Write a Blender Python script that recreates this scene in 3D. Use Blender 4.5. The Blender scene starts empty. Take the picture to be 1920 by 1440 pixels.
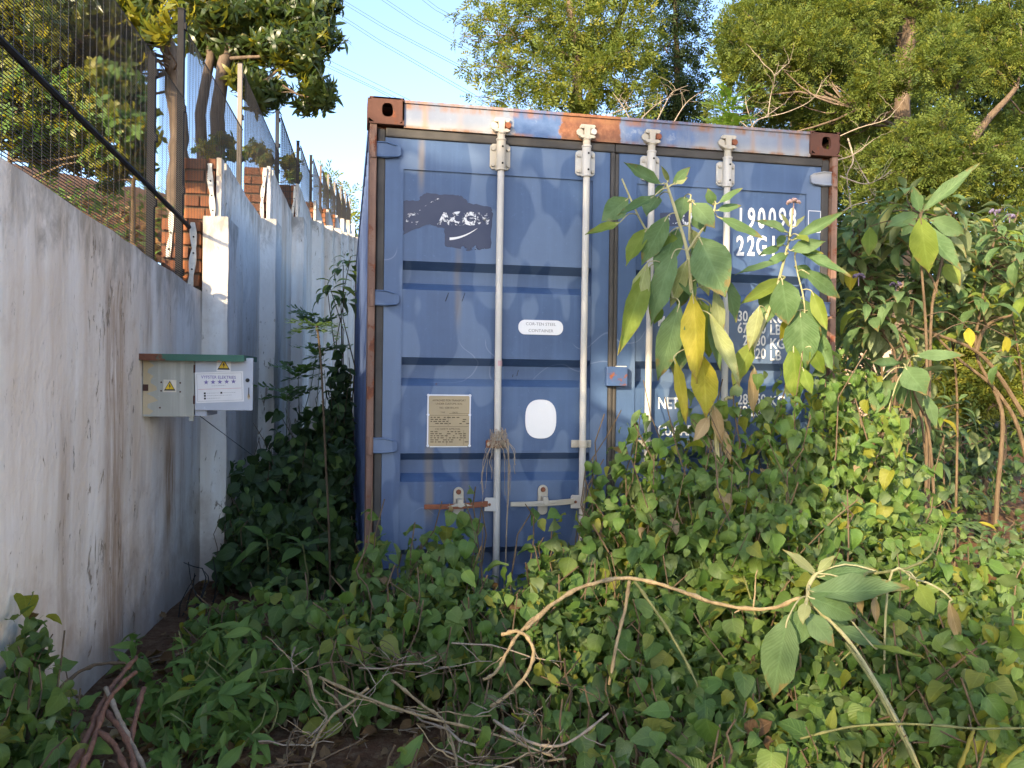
import bpy, math, random
import numpy as np
from mathutils import Vector, Matrix, noise
random.seed(7)
rng = np.random.default_rng(11)
PI = math.pi
SUN_Y, SUN_Z, EXPOSURE = 1.2, -0.52, 2.32
scn = bpy.context.scene
COL = scn.collection

# ------------------------------------------------------------------ camera
TH, PT, RL = math.radians(11.3157), math.radians(-0.1625), math.radians(0.7226)
CAM = Vector((-0.0964, -3.9641, 1.2611))
FPX = 1563.2
FW = Vector((math.sin(TH)*math.cos(PT), math.cos(TH)*math.cos(PT), math.sin(PT)))
_rt = Vector((math.cos(TH), -math.sin(TH), 0))
_up = _rt.cross(FW)
RT = _rt*math.cos(RL) + _up*math.sin(RL)
UP = -_rt*math.sin(RL) + _up*math.cos(RL)
cd = bpy.data.cameras.new('camera')
cam = bpy.data.objects.new('camera', cd)
COL.objects.link(cam)
cam.matrix_world = Matrix(((RT.x, UP.x, -FW.x, CAM.x), (RT.y, UP.y, -FW.y, CAM.y), (RT.z, UP.z, -FW.z, CAM.z), (0, 0, 0, 1)))
cd.sensor_width = 36
cd.lens = 36*FPX/1920
cd.clip_start, cd.clip_end = 0.05, 2000
scn.camera = cam

# ------------------------------------------------------------------ sky, sun, exposure
SUN_DIR = Vector((1.0, SUN_Y, SUN_Z)).normalized()          # the way the light travels
sun_el = math.asin(-SUN_DIR.z)
sun_az = math.atan2(-SUN_DIR.x, -SUN_DIR.y)              # azimuth of the sun, from +Y towards +X
w = bpy.data.worlds.new('World')
scn.world = w
w.use_nodes = True
nt = w.node_tree
sky = nt.nodes.new('ShaderNodeTexSky')
sky.sky_type = 'NISHITA'
sky.sun_disc = False
sky.sun_elevation = sun_el
sky.sun_rotation = sun_az
sky.altitude = 1400
sky.air_density, sky.dust_density, sky.ozone_density = 0.75, 3.2, 3.6
bg = nt.nodes['Background']
nt.links.new(sky.outputs[0], bg.inputs[0])
bg.inputs[1].default_value = 0.15
sl = bpy.data.lights.new('sun', 'SUN')
sl.energy, sl.angle, sl.color = 2.15, math.radians(0.53), (1.0, 0.86, 0.66)
so = bpy.data.objects.new('sun', sl)
COL.objects.link(so)
so.rotation_euler = SUN_DIR.to_track_quat('-Z', 'Y').to_euler()
so.location = (-8, -8, 10)
scn.view_settings.view_transform = 'Standard'
scn.view_settings.look = 'None'
scn.view_settings.gamma = 1
scn.view_settings.use_curve_mapping = False
scn.view_settings.exposure = EXPOSURE
scn.view_settings.use_white_balance = True               # the camera's white balance, set for open shade
scn.view_settings.white_balance_temperature = 8200
cy = scn.cycles
cy.max_bounces, cy.diffuse_bounces, cy.glossy_bounces, cy.transmission_bounces, cy.transparent_max_bounces = 7, 4, 2, 4, 8
cy.use_denoising = True
cy.caustics_reflective = cy.caustics_refractive = False

# ------------------------------------------------------------------ placing
def ray(px, py): return RT*((px-960)/FPX) - UP*((py-720)/FPX) + FW
def at(px, py, D): return CAM + ray(px, py)*D
def onY(px, py, y=0.03):
    d = ray(px, py); return CAM + d*((y-CAM.y)/d.y)
AZ = math.radians(11.3157-7.98)
WD = Vector((math.sin(AZ), math.cos(AZ), 0))               # along the garden wall
WN = Vector((math.cos(AZ), -math.sin(AZ), 0))              # out of the wall, to the container
WOFF = -1.19465
def wl(s, t, z):
    p = CAM + WD*s + WN*(WOFF+t); return Vector((p.x, p.y, z))
def lerp(a, b, t): return a + (b-a)*t
def interp(x, xs, ys): return float(np.interp(x, xs, ys))

# ------------------------------------------------------------------ mesh helpers
class MB:
    def __init__(self): self.v = []; self.f = []
    def add(self, v, f):
        n = len(self.v); self.v += [tuple(p) for p in v]; self.f += [tuple(i+n for i in q) for q in f]; return self
    def box(self, c, s, ax=None):
        X, Y, Z = ax or (Vector((1, 0, 0)), Vector((0, 1, 0)), Vector((0, 0, 1)))
        c = Vector(c); v = []
        for k in (-.5, .5):
            for j in (-.5, .5):
                for i in (-.5, .5): v.append(c + X*(i*s[0]) + Y*(j*s[1]) + Z*(k*s[2]))
        return self.add(v, [(0, 2, 3, 1), (4, 5, 7, 6), (0, 1, 5, 4), (2, 6, 7, 3), (0, 4, 6, 2), (1, 3, 7, 5)])
    def b2(self, x0, x1, y0, y1, z0, z1): return self.box(((x0+x1)/2, (y0+y1)/2, (z0+z1)/2), (x1-x0, y1-y0, z1-z0))
    def tube(self, pts, rad, n=6, cap=True):
        pts = [Vector(p) for p in pts]
        if not hasattr(rad, '__len__'): rad = [rad]*len(pts)
        v = []; f = []; u = None
        for i, p in enumerate(pts):
            d = (pts[min(i+1, len(pts)-1)] - pts[max(i-1, 0)])
            d = d.normalized() if d.length > 1e-9 else Vector((0, 0, 1))
            if u is None: u = d.orthogonal().normalized()
            u = (u - d*u.dot(d)); u = u.normalized() if u.length > 1e-6 else d.orthogonal().normalized()
            w_ = d.cross(u)
            for k in range(n):
                a = 2*PI*k/n; v.append(p + (u*math.cos(a) + w_*math.sin(a))*rad[i])
        for i in range(len(pts)-1):
            for k in range(n): f.append((i*n+k, i*n+(k+1) % n, (i+1)*n+(k+1) % n, (i+1)*n+k))
        if cap: f.append(tuple(range(n-1, -1, -1))); f.append(tuple((len(pts)-1)*n+k for k in range(n)))
        return self.add(v, f)
    def extrude(self, poly, y0, y1):
        """poly = (x, z) outline, pushed from y0 to y1"""
        n = len(poly)
        v = [(x, y0, z) for x, z in poly] + [(x, y1, z) for x, z in poly]
        f = [tuple(range(n)), tuple(range(2*n-1, n-1, -1))] + [(i, i+n, (i+1) % n + n, (i+1) % n) for i in range(n)]
        return self.add(v, f)
    def build(self, name, mat, parent=None, smooth=False, bevel=0):
        me = bpy.data.meshes.new(name); me.from_pydata(self.v, [], self.f); me.update()
        return link(name, me, mat, parent, smooth, bevel)
def link(name, me, mat, parent=None, smooth=False, bevel=0):
    if mat is not None and not me.materials: me.materials.append(mat)
    if smooth: me.polygons.foreach_set('use_smooth', [True]*len(me.polygons))
    o = bpy.data.objects.new(name, me); COL.objects.link(o)
    if parent is not None: put(o, parent)
    if bevel:
        m = o.modifiers.new('bevel', 'BEVEL'); m.width = bevel; m.segments = 2; m.limit_method = 'ANGLE'; m.angle_limit = math.radians(40)
    return o
WLOC = {}
def wloc(p): return WLOC.get(p.name, Vector((0, 0, 0)))
def put(o, parent, M=None):
    """parent keeps only a location, so a child's own matrix is its world matrix shifted"""
    o.parent = parent
    T = Matrix.Translation(-wloc(parent))
    mw = (M if M is not None else Matrix.Identity(4))
    o.matrix_basis = T @ mw
    WLOC[o.name] = wloc(parent) + o.matrix_basis.translation
    return o
def tag(o, label=None, cat=None, group=None, kind=None):
    if label: o['label'] = label
    if cat: o['category'] = cat
    if group: o['group'] = group
    if kind: o['kind'] = kind
    return o
def thing(name, label, cat, loc=(0, 0, 0), group=None):
    o = bpy.data.objects.new(name, None); o.empty_display_size = .1; COL.objects.link(o)
    o.location = loc; WLOC[o.name] = Vector(loc)
    return tag(o, label, cat, group)

# ------------------------------------------------------------------ material helpers
class NT:
    def __init__(self, name):
        self.m = bpy.data.materials.new(name); self.m.use_nodes = True
        self.t = self.m.node_tree; self.b = self.t.nodes['Principled BSDF']; self.out = self.t.nodes['Material Output']
    def n(self, typ, **kw):
        x = self.t.nodes.new(typ)
        for k, v in kw.items(): setattr(x, k, v)
        return x
    def l(self, a, b): self.t.links.new(a, b)
    def val(self, s, v):
        if hasattr(v, 'is_output') or isinstance(v, bpy.types.NodeSocket): self.l(v, s)
        else: s.default_value = v
    def pos(self, sc=(1, 1, 1), off=(0, 0, 0)):
        g = self.n('ShaderNodeNewGeometry'); mp = self.n('ShaderNodeMapping')
        mp.inputs['Scale'].default_value = sc; mp.inputs['Location'].default_value = off
        self.l(g.outputs['Position'], mp.inputs[0]); return mp.outputs[0]
    def noise(self, vec, scale=5, detail=4, rough=.55, dist=0):
        x = self.n('ShaderNodeTexNoise'); x.inputs['Scale'].default_value = scale; x.inputs['Detail'].default_value = detail
        x.inputs['Roughness'].default_value = rough; x.inputs['Distortion'].default_value = dist
        self.l(vec, x.inputs['Vector']); return x.outputs[0]
    def ramp(self, fac, stops, interp='LINEAR'):
        x = self.n('ShaderNodeValToRGB'); x.color_ramp.interpolation = interp
        el = x.color_ramp.elements
        while len(el) > 1: el.remove(el[-1])
        for i, (p, c) in enumerate(stops):
            e = el[0] if i == 0 else el.new(p)
            e.position = p; e.color = (c, c, c, 1) if not hasattr(c, '__len__') else (*c, 1)
        self.l(fac, x.inputs[0]); return x.outputs[0]
    def mix(self, fac, a, b, blend='MIX'):
        x = self.n('ShaderNodeMix', data_type='RGBA', blend_type=blend)
        self.val(x.inputs[0], fac)
        for s, v in ((x.inputs[6], a), (x.inputs[7], b)):
            if isinstance(v, (tuple, list)): s.default_value = (*v[:3], 1)
            else: self.l(v, s)
        return x.outputs[2]
    def math(self, op, a, b=0, c=0, clamp=False):
        x = self.n('ShaderNodeMath', operation=op, use_clamp=clamp); self.val(x.inputs[0], a); self.val(x.inputs[1], b); self.val(x.inputs[2], c); return x.outputs[0]
    def xyz(self, vec):
        x = self.n('ShaderNodeSeparateXYZ'); self.l(vec, x.inputs[0]); return x.outputs
    def band(self, v, lo, hi, soft=.02):
        """1 between lo and hi"""
        a = self.n('ShaderNodeMapRange', interpolation_type='SMOOTHSTEP'); self.val(a.inputs[0], v); a.inputs[1].default_value = lo-soft; a.inputs[2].default_value = lo+soft
        b = self.n('ShaderNodeMapRange', interpolation_type='SMOOTHSTEP'); self.val(b.inputs[0], v); b.inputs[1].default_value = hi-soft; b.inputs[2].default_value = hi+soft
        return self.math('SUBTRACT', a.outputs[0], b.outputs[0], clamp=True)
    def bump(self, h, strength=.3, dist=.01):
        x = self.n('ShaderNodeBump'); x.inputs['Strength'].default_value = strength; x.inputs['Distance'].default_value = dist
        self.l(h, x.inputs['Height']); self.l(x.outputs[0], self.b.inputs['Normal'])
    def fin(self, color=None, rough=.7, metal=0, spec=None):
        if color is not None: self.val(self.b.inputs['Base Color'], (*color, 1) if isinstance(color, tuple) else color)
        self.val(self.b.inputs['Roughness'], rough); self.b.inputs['Metallic'].default_value = metal
        if spec is not None: self.b.inputs['Specular IOR Level'].default_value = spec
        return self.m
def srgb(r, g, b):
    f = lambda c: (c/255/12.92 if c <= 10 else ((c/255+.055)/1.055)**2.4)
    return (f(r), f(g), f(b))

def plain(name, c, rough=.6, metal=0, var=.15, scale=20):
    m = NT(name); v = m.noise(m.pos(), scale, 5)
    lo = tuple(x*(1-var) for x in c); hi = tuple(min(1, x*(1+var)) for x in c)
    return m.fin(m.ramp(v, [(.3, lo), (.7, hi)]), rough, metal)

# ---- steel paints
def steel_paint(name, c1, c2, rust=.0, streak=1, rough=.45, extra=None, c_rust=(.16, .045, .018)):
    m = NT(name)
    p = m.pos()
    big = m.noise(m.pos((1, 1, 1)), 2.2, 6, .6)
    vert = m.noise(m.pos((26, 26, 1.1)), 1.0, 5, .6)
    col = m.ramp(big, [(.32, c1), (.68, c2)])
    lite = tuple(min(1, c*1.5+.015) for c in c2)
    if streak: col = m.mix(m.math('MULTIPLY', m.ramp(vert, [(.48, 0), (.75, 1)]), .28*streak), col, lite)
    scuff = m.noise(m.pos((60, 60, 60)), 1, 3, .7)
    col = m.mix(m.math('MULTIPLY', m.ramp(scuff, [(.62, 0), (.72, 1)]), .25), col, lite)
    if extra: col = extra(m, col)
    if rust:
        rn = m.noise(p, 7, 8, .68)
        rmask = m.ramp(rn, [(.74-rust*.5, 0), (.78-rust*.5, 1)])
        rc = m.ramp(m.noise(p, 34, 6, .7), [(.3, tuple(x*.45 for x in c_rust)), (.55, c_rust), (.8, (.34, .13, .045))])
        col = m.mix(rmask, col, rc)
    m.bump(m.noise(p, 160, 4, .6), .12, .002)
    rg = m.ramp(big, [(.3, rough-.06), (.7, rough+.14)])
    m.val(m.b.inputs['Roughness'], rg)
    m.val(m.b.inputs['Base Color'], col)
    return m.m
# ---- plaster, brick, soil, bark
def plaster():
    m = NT('old_whitewash')
    p = m.pos()
    base = m.ramp(m.noise(m.pos((1, 1, .7)), 2.4, 7, .65), [(.3, (.80, .775, .735)), (.7, (.88, .86, .82))])
    # brown wash running down in broad bands
    wash = m.ramp(m.noise(m.pos((1.6, 1.6, .16), (3.1, .7, 0)), 1.5, 6, .62), [(.44, 0), (.62, 1)])
    base = m.mix(m.math('MULTIPLY', wash, .62), base, (.56, .42, .30))
    grey = m.ramp(m.noise(m.pos((2.4, 2.4, 1.1), (9, 2, 5)), 1.6, 6, .65), [(.50, 0), (.68, 1)])
    base = m.mix(m.math('MULTIPLY', grey, .22), base, (.50, .47, .43))
    # brown runs below the meter box and along two damp lines of the near panel
    dt = m.n('ShaderNodeVectorMath', operation='DOT_PRODUCT'); sb_ = m.n('ShaderNodeVectorMath', operation='SUBTRACT'); sb_.inputs[1].default_value = CAM; dt.inputs[1].default_value = WD
    m.l(p, sb_.inputs[0]); m.l(sb_.outputs[0], dt.inputs[0]); sw_ = m.math('ADD', dt.outputs['Value'], m.math('MULTIPLY', m.noise(m.pos((3, 3, 1.2)), 1.5, 4), .10)); zz = m.xyz(p)[2]
    rn = m.noise(m.pos((22, 22, 2.2)), 1.3, 7, .68)
    for a_, b_, lo, hi, k_ in ((4.66, 4.83, .42, .98, 1.0), (4.25, 4.40, 1.38, 1.75, .7), (3.72, 3.98, .0, 1.72, .75), (3.25, 3.36, .1, 1.2, .5), (4.95, 5.05, .3, 1.1, .55)):
        k = m.math('MULTIPLY', m.band(sw_, a_, b_, .06), m.band(zz, lo, hi, .16)); k = m.math('MULTIPLY', m.math('MULTIPLY', k, m.ramp(rn, [(.34, .25), (.56, 1)])), k_)
        base = m.mix(k, base, (.36, .24, .155))
    # flaked strips, long and vertical
    fl = m.noise(m.pos((20, 20, 6.5)), 1.0, 9, .70, .8)
    thr = m.noise(m.pos((1, 1, .8), (1, 5, 2)), .9, 4)
    fm = m.ramp(m.math('ADD', fl, m.math('MULTIPLY', thr, .35)), [(.80, 0), (.83, 1)])
    flc = m.ramp(m.noise(p, 20, 5), [(.3, (.20, .155, .11)), (.7, (.38, .31, .235))])
    base = m.mix(m.math('MULTIPLY', fm, .85), base, flc)
    fl2 = m.noise(m.pos((46, 46, 15)), 1.0, 7, .65)
    fm2 = m.ramp(fl2, [(.655, 0), (.70, 1)])
    base = m.mix(m.math('MULTIPLY', fm2, .6), base, (.27, .22, .165))
    # dark algae near the top edge of the panels, from an attribute that says how far below the edge
    at_ = m.n('ShaderNodeAttribute'); at_.attribute_name = 'below'
    edge = m.n('ShaderNodeMapRange'); m.l(at_.outputs['Fac'], edge.inputs[0]); edge.inputs[1].default_value = 0; edge.inputs[2].default_value = .55; edge.inputs[3].default_value = .45; edge.inputs[4].default_value = 0
    en = m.noise(m.pos((9, 9, 3.4)), 1.1, 8, .68, .6)
    em = m.ramp(m.math('ADD', en, edge.outputs[0]), [(.78, 0), (.98, 1)])
    base = m.mix(m.math('MULTIPLY', em, .55), base, m.ramp(m.noise(p, 9, 5), [(.3, (.10, .085, .065)), (.7, (.25, .215, .17))]))
    # hair cracks
    v = m.n('ShaderNodeTexVoronoi', feature='DISTANCE_TO_EDGE'); v.inputs['Scale'].default_value = 3.3
    wv = m.n('ShaderNodeVectorMath', operation='ADD'); nz = m.n('ShaderNodeTexNoise'); nz.inputs['Scale'].default_value = 4; m.l(p, nz.inputs['Vector'])
    sc = m.n('ShaderNodeVectorMath', operation='SCALE'); sc.inputs['Scale'].default_value = .16; m.l(nz.outputs['Color'], sc.inputs[0]); m.l(p, wv.inputs[0]); m.l(sc.outputs[0], wv.inputs[1]); m.l(wv.outputs[0], v.inputs['Vector'])
    crk = m.math('MULTIPLY', m.ramp(v.outputs['Distance'], [(.002, 1), (.007, 0)]), m.ramp(m.noise(p, 1.7, 3), [(.56, 0), (.62, 1)]))
    base = m.mix(m.math('MULTIPLY', crk, .06), base, (.10, .08, .065))
    # earth splashed on the foot
    z = m.xyz(p)[2]
    foot = m.n('ShaderNodeMapRange'); m.l(z, foot.inputs[0]); foot.inputs[1].default_value = .05; foot.inputs[2].default_value = .8; foot.inputs[3].default_value = .5; foot.inputs[4].default_value = 0
    fo = m.ramp(m.math('ADD', m.noise(p, 5, 6, .65), foot.outputs[0]), [(.6, 0), (.95, 1)])
    base = m.mix(m.math('MULTIPLY', fo, .5), base, (.27, .16, .095))
    h = m.math('ADD', m.math('MULTIPLY', m.noise(m.pos((1, 1, .7)), 6, 8, .62), 1.6), m.math('MULTIPLY', fm, -.5))
    m.bump(h, .6, .022)
    return m.fin(base, .88, spec=.2)
def brick_mat():
    m = NT('fired_brick'); oi = m.n('ShaderNodeObjectInfo')
    c = m.ramp(oi.outputs['Random'], [(0, (.19, .065, .03)), (.5, (.30, .11, .045)), (1, (.25, .10, .055))])
    n = m.noise(m.pos(), 30, 6, .65)
    c = m.mix(m.ramp(n, [(.42, 0), (.68, .65)]), c, (.13, .06, .035))
    m.bump(m.noise(m.pos(), 60, 5), .5, .008)
    return m.fin(c, .9)
def soil_mat():
    m = NT('red_soil'); p = m.pos()
    c = m.ramp(m.noise(p, 1.6, 7, .62), [(.3, (.085, .042, .024)), (.7, (.19, .095, .052))])
    c = m.mix(m.ramp(m.noise(p, 24, 6, .7), [(.45, 0), (.7, .7)]), c, (.27, .19, .12))
    c = m.mix(m.ramp(m.noise(p, 55, 4, .7), [(.58, 0), (.66, .8)]), c, (.05, .03, .018))
    m.bump(m.noise(p, 18, 7, .7), .9, .05)
    return m.fin(c, .95, spec=.15)
def bark(name, lo, hi, sc=18):
    m = NT(name); p = m.pos((1, 1, .3))
    n = m.noise(p, sc, 7, .68)
    m.bump(n, .7, .015)
    c = m.ramp(n, [(.3, lo), (.7, hi)])
    return m.fin(c, .85, spec=.25)

# ---- leaves: colour varies from leaf to leaf, veins from the UV, light passes through
def leaf_mat(name, cols, back=None, trans=.35, rough=.5, vein=.35, spots=.25, veinfreq=11, spec=.4, tcol=None):
    m = NT(name)
    oi = m.n('ShaderNodeObjectInfo'); g = m.n('ShaderNodeNewGeometry')
    r = m.math('FRACT', m.math('ADD', oi.outputs['Random'], g.outputs['Random Per Island']))
    n = len(cols)
    c = m.ramp(r, [((i+.5)/n, q) for i, q in enumerate(cols)])
    if vein:
        uv = m.n('ShaderNodeUVMap'); x = m.xyz(uv.outputs[0])
        u = m.math('ABSOLUTE', m.math('SUBTRACT', x[0], .5))
        mid = m.ramp(u, [(.012, 1), (.05, 0)])
        ph = m.math('SUBTRACT', x[1], m.math('MULTIPLY', u, .55))
        sv = m.math('SINE', m.math('MULTIPLY', ph, 2*PI*veinfreq))
        side = m.math('MULTIPLY', m.ramp(sv, [(.72, 0), (1, 1)]), .55)
        vm = m.math('MULTIPLY', m.math('MAXIMUM', mid, side), vein)
        hi = tuple(min(1, q*1.9+.03) for q in cols[n//2])
        c = m.mix(vm, c, hi)
        m.bump(m.math('MULTIPLY', m.math('ADD', m.math('ABSOLUTE', sv), m.math('MULTIPLY', mid, -1)), 1), .35, .003)
    if spots:
        sp = m.noise(m.pos(), 70, 4, .7)
        c = m.mix(m.ramp(sp, [(.60, 0), (.72, spots)]), c, tuple(q*.42+.01 for q in cols[0]))
    bl = m.noise(m.pos(), 9, 3)
    c = m.mix(m.ramp(bl, [(.35, .28), (.65, 0)]), c, tuple(q*.62 for q in cols[0]))
    if vein and veinfreq >= 9:
        uv2 = m.n('ShaderNodeUVMap'); xy = m.xyz(uv2.outputs[0]); ed = m.math('ABSOLUTE', m.math('SUBTRACT', xy[0], .5))
        tip = m.math('ADD', m.math('MULTIPLY', xy[1], .55), m.math('ADD', m.math('MULTIPLY', ed, .35), m.math('MULTIPLY', m.noise(m.pos(), 28, 5, .65), .75)))
        c = m.mix(m.ramp(tip, [(.93, 0), (1.04, .8)]), c, (.20, .125, .05))
        wsh = m.noise(m.pos(), 16, 4, .6); c = m.mix(m.ramp(wsh, [(.45, 0), (.7, .5)]), c, tuple(min(1, q*1.5+.02) for q in cols[-1]))
    front = c
    if back: c = m.mix(g.outputs['Backfacing'], c, back)
    m.fin(c, rough, spec=spec)
    tr = m.n('ShaderNodeBsdfTranslucent')
    tc = m.mix(.62, front, tcol or tuple(min(1, q*2.2) for q in (cols[n//2][0]*1.15, cols[n//2][1]*1.1, cols[n//2][2]*.45)))
    m.l(tc, tr.inputs[0])
    ms = m.n('ShaderNodeMixShader'); ms.inputs[0].default_value = trans
    m.l(m.b.outputs[0], ms.inputs[1]); m.l(tr.outputs[0], ms.inputs[2]); m.l(ms.outputs[0], m.out.inputs[0])
    return m.m

M_PLASTER, M_BRICK, M_SOIL = plaster(), brick_mat(), soil_mat()
M_MORTAR = plain('lime_mortar', (.42, .37, .31), .95, var=.25)
M_STRIP = plain('ragged_white_lath', (.66, .64, .58), .7, var=.12, scale=40)
M_FENCE = steel_paint('charcoal_steel', (.006, .0065, .008), (.014, .0145, .017), .0, .15, .6)
M_FENCE_RUST = steel_paint('rusty_post_steel', (.07, .05, .04), (.15, .10, .075), .42, .3, .7)
M_MESH = plain('dark_mesh_wire', (.022, .022, .025), .55, var=.2)
M_BARK = bark('grey_brown_bark', (.075, .053, .038), (.20, .148, .11))
M_BARKD = bark('dark_bark', (.045, .03, .02), (.14, .09, .06))
M_TWIG = bark('dry_grey_twig', (.20, .155, .115), (.40, .33, .25), 30)
M_CANE = bark('straw_brown_cane', (.20, .14, .075), (.44, .34, .20), 40)
M_REDSTEM = bark('red_brown_stem', (.12, .055, .038), (.27, .14, .095), 45)
M_GSTEM = bark('green_stem', (.11, .12, .045), (.24, .24, .10), 30)
M_PALESTEM = bark('pale_felted_stem', (.25, .25, .13), (.42, .40, .24), 40)
M_BROWNSTEM = bark('brown_shrub_stem', (.075, .052, .032), (.17, .12, .075), 30)

L_HEART = leaf_mat('creeper_leaf_green', [(.062, .130, .030), (.088, .165, .036), (.115, .195, .042), (.090, .155, .055), (.140, .210, .046)], (.14, .20, .09), .32, .5, .3, .25, 6)
L_HEARTY = leaf_mat('creeper_leaf_yellowing', [(.17, .21, .04), (.25, .25, .04), (.20, .24, .06)], None, .42, .5, .3, .35, 6)
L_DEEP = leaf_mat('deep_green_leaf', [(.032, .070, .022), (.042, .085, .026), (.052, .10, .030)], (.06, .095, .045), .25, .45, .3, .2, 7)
L_BIG = leaf_mat('felted_grey_green_leaf', [(.072, .142, .055), (.085, .158, .062), (.100, .170, .075)], (.20, .25, .14), .30, .62, .30, .15, 9, .25)
L_BIGY = leaf_mat('yellow_old_leaf', [(.34, .31, .035), (.29, .285, .035), (.33, .28, .05)], (.40, .36, .11), .40, .6, .3, .35, 9, .25, (.70, .58, .04))
L_BIGYG = leaf_mat('yellow_green_old_leaf', [(.115, .19, .035), (.14, .21, .04), (.17, .22, .045)], (.22, .27, .12), .40, .6, .3, .35, 9, .25)
L_BIGP = leaf_mat('pale_leaf_underside', [(.22, .26, .11), (.25, .285, .13), (.235, .26, .13)], None, .30, .7, .35, .15, 9, .2)
L_DRY = leaf_mat('dry_tan_leaf', [(.25, .185, .105), (.32, .25, .15), (.27, .19, .10)], None, .25, .8, .3, .4, 9, .2)
L_DEAD = leaf_mat('dead_brown_leaf', [(.12, .065, .03), (.20, .115, .055), (.26, .17, .09), (.08, .045, .025)], None, .12, .85, .2, .3, 8, .2)
L_WEED = leaf_mat('bright_weed_leaf', [(.078, .165, .034), (.095, .188, .038), (.120, .208, .044)], (.09, .14, .06), .32, .5, .3, .2, 8)
L_TREE = leaf_mat('glossy_tree_leaf', [(.028, .058, .016), (.038, .072, .018), (.060, .095, .02)], (.06, .085, .03), .33, .35, 0, 0, 6, .5, (.30, .30, .03))
L_TREEY = leaf_mat('backlit_yellow_tree_leaf', [(.14, .17, .025), (.20, .21, .03), (.24, .22, .035)], None, .5, .4, 0, 0, 6, .4, (.6, .5, .03))  # glow of leaves lit from behind is put into this yellow
L_WATTLE = leaf_mat('wattle_frond', [(.085, .130, .028), (.120, .162, .034), (.155, .188, .040), (.100, .145, .036)], None, .34, .6, 0, 0, 6, .2)
L_WATTLED = leaf_mat('dark_wattle_frond', [(.030, .058, .022), (.042, .072, .026), (.055, .085, .028)], None, .28, .6, 0, 0, 6, .2)
L_WATTLEY = leaf_mat('yellow_wattle_frond', [(.14, .17, .03), (.19, .20, .035), (.23, .23, .04)], None, .4, .6, 0, 0, 6, .2)
L_FRESH = leaf_mat('fresh_frond', [(.13, .21, .03), (.17, .26, .04)], None, .45, .5, 0, 0, 6, .3)

# ------------------------------------------------------------------ leaf meshes
SHAPES = {
 'heart': ([0, .05, .16, .30, .48, .66, .82, .93, 1], [.30, .74, .97, 1, .86, .58, .30, .12, .005]),
 'ovate': ([0, .08, .22, .40, .60, .78, .92, 1], [.12, .55, .92, 1, .82, .48, .16, .005]),
 'lance': ([0, .12, .28, .46, .64, .82, .94, 1], [.06, .48, .88, 1, .84, .46, .15, .005]),
 'narrow': ([0, .2, .5, .8, 1], [.1, .8, 1, .6, .01])}
def leaf_arrays(shape, L, W, droop=.3, fold=.25, cols=2, wave=0., twist=0., seed=0, petiole=.0):
    r = random.Random(seed); T, Wd = SHAPES[shape]
    v = []; f = []; uv = []
    nc = cols*2+1; y = petiole; z = 0; a = r.uniform(-.1, .2); pt = T[0]
    for i, t in enumerate(T):
        ds = (t-pt)*L; pt = t
        a -= droop*ds/L*1.6
        y += ds*math.cos(a); z += ds*math.sin(a)
        hw = Wd[i]*W/2; tw = twist*t
        for k in range(nc):
            u = (k/cols)-1
            e = 1 + (r.uniform(-.07, .07) if k in (0, nc-1) else 0)
            x = u*hw*e
            zz = abs(u)**1.4*hw*fold + wave*W*math.sin(t*13+k*2.1+seed)*abs(u)
            xx = x*math.cos(tw) - zz*math.sin(tw); zq = x*math.sin(tw) + zz*math.cos(tw)
            v.append((xx, y - zq*math.sin(a), z + zq*math.cos(a))); uv.append(((u+1)/2, t))
        if i:
            b = (i-1)*nc
            for k in range(nc-1): f.append((b+k, b+k+1, b+nc+k+1, b+nc+k))
    if petiole:
        n = len(v); pw = L*.012+.0006; dp = petiole*.25
        v += [(-pw, 0, -dp), (pw, 0, -dp), (pw, petiole, 0), (-pw, petiole, 0)]; uv += [(.5, 0)]*4; f.append((n, n+1, n+2, n+3))
    return np.array(v, np.float32), f, np.array(uv, np.float32)
def mesh_from(name, v, faces, uv, mat):
    """faces: (m,k) int array or list of equal-length tuples"""
    F = np.asarray(faces, np.int32); m, k = F.shape
    me = bpy.data.meshes.new(name)
    me.vertices.add(len(v)); me.vertices.foreach_set('co', np.asarray(v, np.float32).ravel())
    me.loops.add(m*k); me.loops.foreach_set('vertex_index', F.ravel())
    me.polygons.add(m); me.polygons.foreach_set('loop_start', np.arange(0, m*k, k, dtype=np.int32))
    me.polygons.foreach_set('use_smooth', np.ones(m, bool))
    if uv is not None:
        ul = me.uv_layers.new(name='UVMap'); ul.data.foreach_set('uv', np.asarray(uv, np.float32)[F.ravel()].ravel())
    me.update(calc_edges=True); me.materials.append(mat)
    return me
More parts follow.
